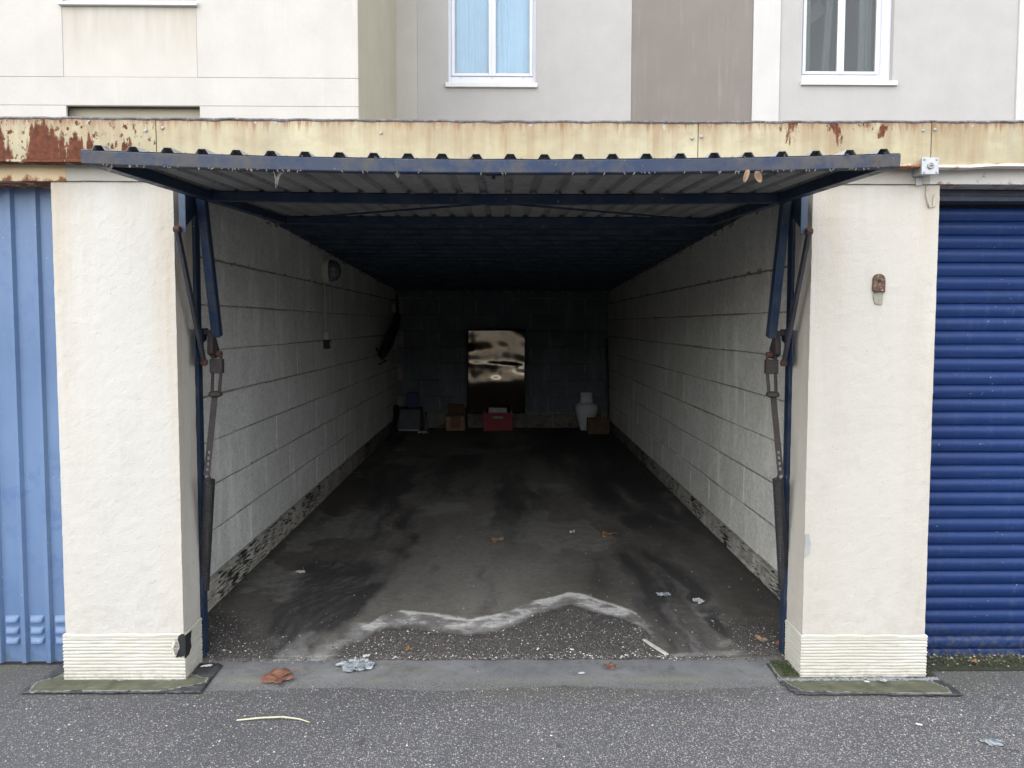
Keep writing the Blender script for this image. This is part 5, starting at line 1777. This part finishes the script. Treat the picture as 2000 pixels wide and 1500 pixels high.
leaf('dead_leaf', 'large curled reddish brown leaf with a long stem on the threshold left of centre', (-0.905, -0.005, 0.011), math.radians(118), 0.072, 'leaf', 4, 5, 0.30, stem=1.6)
leaf('dead_leaf', 'small orange brown leaf on the threshold right of centre', (0.441, 0.073, 0.018), math.radians(200), 0.032, 'leaf', 9, 5, 0.35, stem=0)
leaf('dead_leaf', 'ochre leaf lying on the garage floor toward the right wall', (0.698, 1.988, 0.018), math.radians(80), 0.06, 'leaf_ochre', 12, 5, 0.3, stem=0.6)
leaf('dead_leaf', 'flat dusty leaf in the middle of the garage floor', (-0.045, 1.875, 0.016), math.radians(20), 0.065, 'leaf_tan', 15, 5, 0.2, stem=0)
leaf('dead_leaf', 'tan leaf leaning against the foot of the right pillar, nearer the opening', (1.245, 0.250, 0.016), math.radians(-30), 0.045, 'leaf', 18, 5, 0.6, rx=0.7, stem=0.4)
leaf('dead_leaf', 'brown leaf on the debris just left of the right pillar foot', (1.165, 0.310, 0.020), math.radians(60), 0.038, 'leaf_tan', 20, 5, 0.6, rx=0.3, stem=0)
leaf('dead_leaf', 'small ochre leaf in the gravel patch behind the threshold', (-0.411, 0.235, 0.022), math.radians(150), 0.022, 'leaf_ochre', 22, 5, 0.4, stem=0)
leaf('dead_leaf', 'yellowed leaf on the mossy strip below the roller shutter', (1.99, 0.10, 0.020), math.radians(40), 0.020, 'leaf_ochre', 24, 5, 0.5, stem=0)
# leaves caught under the open door's rail
def hanging_leaf(label, x_, z_, w_, h_, tilt, seed):
    mb_ = MB()
    vs2 = []
    for j_ in range(9):
        t_ = j_ / 8
        hw = w_ * math.sin(math.pi * min(1, 0.08 + t_ * 0.9)) ** 0.7
        for i_ in range(5):
            u_ = (i_ - 2) / 2
            vs2.append((u_ * hw + tilt * t_ * h_, -0.006 * math.sin(t_ * 3 + seed) - 0.005 * u_ * u_, -h_ * t_ + 0.003 * mnoise.noise(Vector((u_ * 2, t_ * 3, seed)))))
    mb_.add(vs2, [(j_ * 5 + i_, j_ * 5 + i_ + 1, (j_ + 1) * 5 + i_ + 1, (j_ + 1) * 5 + i_) for j_ in range(8) for i_ in range(4)])
    e = empty('hanging_leaf', label, 'leaf', (x_, -0.797, z_))
    b_ = mb_.build('blade', 'leaf_tan', e, fix=False, smooth=True)
    md_ = b_.modifiers.new('thick', 'SOLIDIFY')
    md_.thickness = 0.0008
    MB().tube([(0, 0, 0.0), (0.004, 0, 0.010), (0.010, 0.002, 0.016)], 0.001, 5).build('stem', 'leaf_tan', e)


hanging_leaf('narrow tan leaf hanging below the open door rail, the left of the two', 0.690, 1.876, 0.008, 0.034, -0.20, 1)
hanging_leaf('broader tan leaf hanging below the open door rail, the right of the two', 0.716, 1.872, 0.011, 0.030, 0.45, 2)


def scrap(name, label, cat, loc, sx_, sy_, mat, seed, amp=0.25, rz=0.0):
    r = random.Random(seed)
    mb_ = MB()
    k_ = 11
    vs2 = []
    for j_ in range(k_ + 1):
        for i_ in range(k_ + 1):
            u, v = i_ / k_ * 2 - 1, j_ / k_ * 2 - 1
            # squash the square to a ragged disc
            x_, y2 = u * math.sqrt(1 - v * v / 2), v * math.sqrt(1 - u * u / 2)
            rr_ = 1 + 0.45 * mnoise.noise(Vector((x_ * 1.8, y2 * 1.8, seed * 3.3)))
            h = amp * min(sx_, sy_) * (0.5 + mnoise.noise(Vector((x_ * 2.4, y2 * 2.4, seed))) + 0.5 * mnoise.noise(Vector((x_ * 6, y2 * 6, seed + 5))))
            vs2.append((x_ * sx_ * rr_, y2 * sy_ * rr_, max(0.0, h) + 0.001))
    mb_.add(vs2, [(j_ * (k_ + 1) + i_, j_ * (k_ + 1) + i_ + 1, (j_ + 1) * (k_ + 1) + i_ + 1, (j_ + 1) * (k_ + 1) + i_) for j_ in range(k_) for i_ in range(k_)])
    o = mb_.build(name, mat, fix=False, smooth=False, loc=loc)
    o.rotation_euler = (0, 0, rz)
    return tag(o, label, cat)


scrap('plastic_scrap', 'crumpled grey plastic film on the threshold left of the gravel patch', 'litter', (-0.617, 0.103, 0.010), 0.080, 0.052, 'film', 3, 0.20)
scrap('paper_scrap', 'white paper scrap on the garage floor near the right wall', 'litter', (1.005, 0.79, 0.014), 0.030, 0.026, 'paper', 5, 0.6)
scrap('paper_scrap', 'white chip on the threshold right of centre', 'litter', (0.320, 0.030, 0.010), 0.013, 0.007, 'paper', 6, 0.3, 0.3)
scrap('paper_scrap', 'white fleck on the asphalt in front of the right pillar', 'litter', (1.494, -0.358, 0.004), 0.012, 0.007, 'paper', 7, 0.3, -0.7)
scrap('paper_scrap', 'grey smear of paper on the asphalt at the lower right', 'litter', (1.688, -0.470, 0.003), 0.038, 0.022, 'film', 8, 0.1)
scrap('paper_scrap', 'white paper bit at the inner foot of the left pillar', 'litter', (-1.225, 0.075, 0.024), 0.022, 0.010, 'paper', 9, 0.4, 0.4)
scrap('paper_scrap', 'pale paper crumple on the floor before the grey storage box', 'litter', (-1.065, 6.69, 0.012), 0.06, 0.05, 'paper', 10, 0.7)
scrap('paper_scrap', 'flat grey paper on the floor near the left wall, toward the back', 'litter', (-1.17, 5.4, 0.012), 0.05, 0.04, 'film', 12, 0.15)
scrap('plastic_scrap', 'bluish plastic scrap on the right tyre track', 'litter', (0.845, 0.885, 0.014), 0.035, 0.028, 'film', 13, 0.4)
scrap('plastic_scrap', 'small white plastic lump on the floor right of the middle', 'litter', (0.47, 2.05, 0.014), 0.018, 0.018, 'paper', 14, 0.9)
scrap('paper_scrap', 'pale leaf-sized scrap left of the tyre mark by the left wall', 'litter', (-1.165, 1.26, 0.014), 0.03, 0.022, 'wood_stick', 15, 0.3)
scrap('paper_scrap', 'white flake on the gravel patch, right side', 'litter', (0.30, 0.215, 0.024), 0.009, 0.008, 'paper', 16, 0.5)
scrap('paper_scrap', 'white flake at the left end of the gravel patch', 'litter', (-0.585, 0.165, 0.022), 0.017, 0.009, 'paper', 17, 0.5, 0.5)
scrap('paper_scrap', 'white flake on the membrane of the right pillar, the left one', 'litter', (1.445, -0.075, 0.022), 0.012, 0.006, 'paper', 18, 0.3, -0.3)
scrap('paper_scrap', 'thin grey peel on the membrane of the right pillar, the right one', 'litter', (1.515, -0.065, 0.022), 0.024, 0.012, 'film', 19, 0.4)
scrap('paper_scrap', 'greyish dead flake on the floor at the left, before the left tyre track', 'litter', (-0.30, 1.95, 0.014), 0.02, 0.014, 'leaf_ochre', 20, 0.3)
tw = MB().tube([(-0.965, -0.311, 0.006), (-0.88, -0.302, 0.010), (-0.80, -0.300, 0.012), (-0.74, -0.309, 0.009), (-0.698, -0.324, 0.005)], [0.0026, 0.0032, 0.003, 0.0026, 0.0018], 6).build('dry_stalk', 'straw', smooth=True)
tag(tw, 'pale bent straw stalk lying on the asphalt', 'twig')
sk = MB().prism([(0, 0), (0.012, 0.004), (0.05, -0.075), (0.085, -0.145), (0.07, -0.15), (0.03, -0.07)], 'z', 0, 0.006).build('wood_splinter', 'wood_stick', loc=(0.625, 0.315, 0.022))
tag(sk, 'pale wood splinter at the right end of the gravel patch', 'splinter')

# cobwebs under the rail
for i, (x_, lab, ln) in enumerate(((-1.115, 'thin dusty cobweb under the left end of the open door rail', 0.018), (-0.645, 'forked dusty cobweb drooping below the door rail left of centre', 0.042), (-0.30, 'tiny cobweb thread below the door rail near the middle', 0.014))):
    mb = MB()
    rr = random.Random(40 + i)
    zt = 1.886 + sag(x_ + 0.03, 0)
    for q in range(5):
        a = rr.uniform(-ln, ln) * 0.8
        mb.tube([(x_ + a, -0.79 + rr.uniform(-0.005, 0.02), zt + 0.001), (x_ + a * 0.4, -0.79, zt - ln * rr.uniform(0.3, 0.6)), (x_ + a * 0.15, -0.79, zt - ln * rr.uniform(0.7, 1.2))], [0.0012, 0.0016, 0.0007], 4)
    tag(mb.build('cobweb', 'web'), lab, 'cobweb')
mb = MB()
rr = random.Random(77)
for q in range(110):
    x_ = rr.uniform(-1.15, 1.12)
    if rr.random() < 0.55:
        x_ = rr.choice([rr.uniform(-1.17, -0.6), rr.uniform(0.6, 1.11)])
    zt = 1.886 + sag(x_ + 0.03, 0) + 0.0
    l_ = rr.uniform(0.002, 0.009)
    top_ = rr.random() < 0.3
    z0 = zt + 0.001 if not top_ else zt + 0.039
    dz = -l_ if not top_ else l_ * 0.6
    mb.tube([(x_, -0.801, z0), (x_ + rr.uniform(-0.006, 0.006), -0.803, z0 + dz)], [0.0016, 0.0007], 4)
kind(mb.build('rail_lint', 'web'), 'stuff')


# ------------------------------------------------------------------ grit
def grit(name, spots, tints, kd='stuff', parent=None):
    octv = np.array([(1, 0, 0), (-1, 0, 0), (0, 1, 0), (0, -1, 0), (0, 0, 1), (0, 0, -1)], float)
    octf = [(0, 2, 4), (2, 1, 4), (1, 3, 4), (3, 0, 4), (2, 0, 5), (1, 2, 5), (3, 1, 5), (0, 3, 5)]
    V_, F_, T_ = [], [], []
    for (x_, y2, z_, s_) in spots:
        sc_ = s_ * rng.uniform(0.6, 1.3, (6, 1)) * np.array([[1, rng.uniform(0.6, 1.2), rng.uniform(0.4, 0.8)]])
        a = rng.uniform(0, 6.28)
        ca, sa = math.cos(a), math.sin(a)
        p = octv * sc_
        p = np.stack([p[:, 0] * ca - p[:, 1] * sa, p[:, 0] * sa + p[:, 1] * ca, p[:, 2]], -1) + np.array([x_, y2, z_ + s_ * 0.25])
        k_ = len(V_)
        V_ += p.tolist()
        F_ += [tuple(k_ + i_ for i_ in f) for f in octf]
        c_ = tints[rng.integers(len(tints))]
        m_ = rng.uniform(0.6, 1.3)
        T_ += [(min(1, c_[0] * m_), min(1, c_[1] * m_), min(1, c_[2] * m_), 1)] * 6
    me = bpy.data.meshes.new(name)
    me.from_pydata(V_, [], F_)
    at_ = me.attributes.new('tint', 'FLOAT_COLOR', 'POINT')
    at_.data.foreach_set('color', np.array(T_, np.float32).ravel())
    me.materials.append(MAT['grit'])
    o = bpy.data.objects.new(name, me)
    COL.objects.link(o)
    kind(o, kd)
    return o


TN = [(0.06, 0.058, 0.055)] * 5 + [(0.11, 0.105, 0.10)] * 4 + [(0.24, 0.235, 0.22)] * 2 + [(0.55, 0.54, 0.50)] * 2 + [(0.13, 0.085, 0.06)] * 2
pz2, deb2 = pz.reshape(ny, nx), debris.reshape(ny, nx)


def sample(x_, y2):
    i_ = int(np.clip(round((x_ + 1.47) / 2.915 * (nx - 1)), 0, nx - 1))
    j_ = int(np.clip(round(((max(y2, 0.16) - 0.16) / 7.08) ** (1 / 1.6) * (ny - 1)), 0, ny - 1))
    return pz2[j_, i_] + 0.006, deb2[j_, i_]


sp_ = []
while len(sp_) < 9000:
    x_, y2 = rng.uniform(-1.45, 1.43), 0.165 + rng.exponential(0.35)
    if y2 > 3:
        continue
    z_, d = sample(x_, y2)
    if rng.uniform() < d * 0.95 + 0.05:
        sp_.append((x_, y2, z_, rng.choice([0.0018, 0.0025, 0.0035, 0.005], p=[0.4, 0.35, 0.19, 0.06])))
# heaped edge of the patch against the threshold
for q in range(2600):
    x_ = rng.uniform(-0.68, 0.70)
    y2 = 0.155 + abs(rng.normal(0, 0.016)) + 0.004 * math.sin(x_ * 23)
    sp_.append((x_, y2, 0.012 + rng.uniform(0, 0.008), rng.choice([0.0025, 0.004, 0.006], p=[0.4, 0.42, 0.18])))
for q in range(1100):
    x_ = rng.choice([rng.uniform(-1.25, -0.62), rng.uniform(0.62, 1.2)])
    sp_.append((x_, 0.172 + rng.normal(0, 0.016), 0.009, rng.choice([0.002, 0.003, 0.0045], p=[0.5, 0.38, 0.12])))
# sparse crumbs over the whole floor and the threshold
for q in range(900):
    x_, y2 = rng.uniform(-1.42, 1.40), rng.uniform(0.2, 5.5)
    z_, d = sample(x_, y2)
    sp_.append((x_, y2, z_, rng.choice([0.0025, 0.004], p=[0.75, 0.25])))
for q in range(160):
    sp_.append((rng.uniform(-1.15, 1.10), rng.uniform(0.0, 0.15), 0.009, rng.choice([0.0015, 0.003], p=[0.75, 0.25])))
grit('gravel_debris', sp_, TN)
sp_ = []
for q in range(2600):
    x_, y2 = rng.uniform(1.72, 4.1), 0.195 - abs(rng.normal(0, 0.05))
    if y2 < 0.03:
        continue
    sp_.append((x_, y2, 0.006, rng.choice([0.003, 0.005, 0.008], p=[0.5, 0.35, 0.15])))
grit('shutter_moss', sp_, [(0.05, 0.058, 0.025)] * 4 + [(0.035, 0.035, 0.03)] * 3 + [(0.12, 0.115, 0.10)] * 3 + [(0.35, 0.34, 0.3)])
mb = MB().add([(1.72, 0.055, 0.004), (4.1, 0.05, 0.004), (4.1, 0.24, 0.008), (1.72, 0.24, 0.008)], [(0, 1, 2, 3)])
kind(mb.build('mossy_strip', 'moss', fix=False), 'structure')
sp_ = []
for q in range(500):
    x_ = rng.choice([rng.uniform(1.13, 1.21), rng.uniform(1.713, 1.76)])
    sp_.append((x_, rng.uniform(-0.005, 0.14), 0.014, rng.choice([0.003, 0.005])))
grit('pillar_moss', sp_, [(0.05, 0.07, 0.02), (0.035, 0.05, 0.018), (0.07, 0.075, 0.04)])
# loose pale chips embedded in the asphalt
sp_ = []
for q in range(1500):
    sp_.append((rng.uniform(-2.4, 2.4), -0.05 - abs(rng.normal(0, 0.45)), 0.0005, rng.choice([0.002, 0.003, 0.0042], p=[0.6, 0.3, 0.1])))
grit('asphalt_chips', sp_, [(0.6, 0.59, 0.56), (0.42, 0.41, 0.40), (0.30, 0.29, 0.28), (0.48, 0.43, 0.34)])
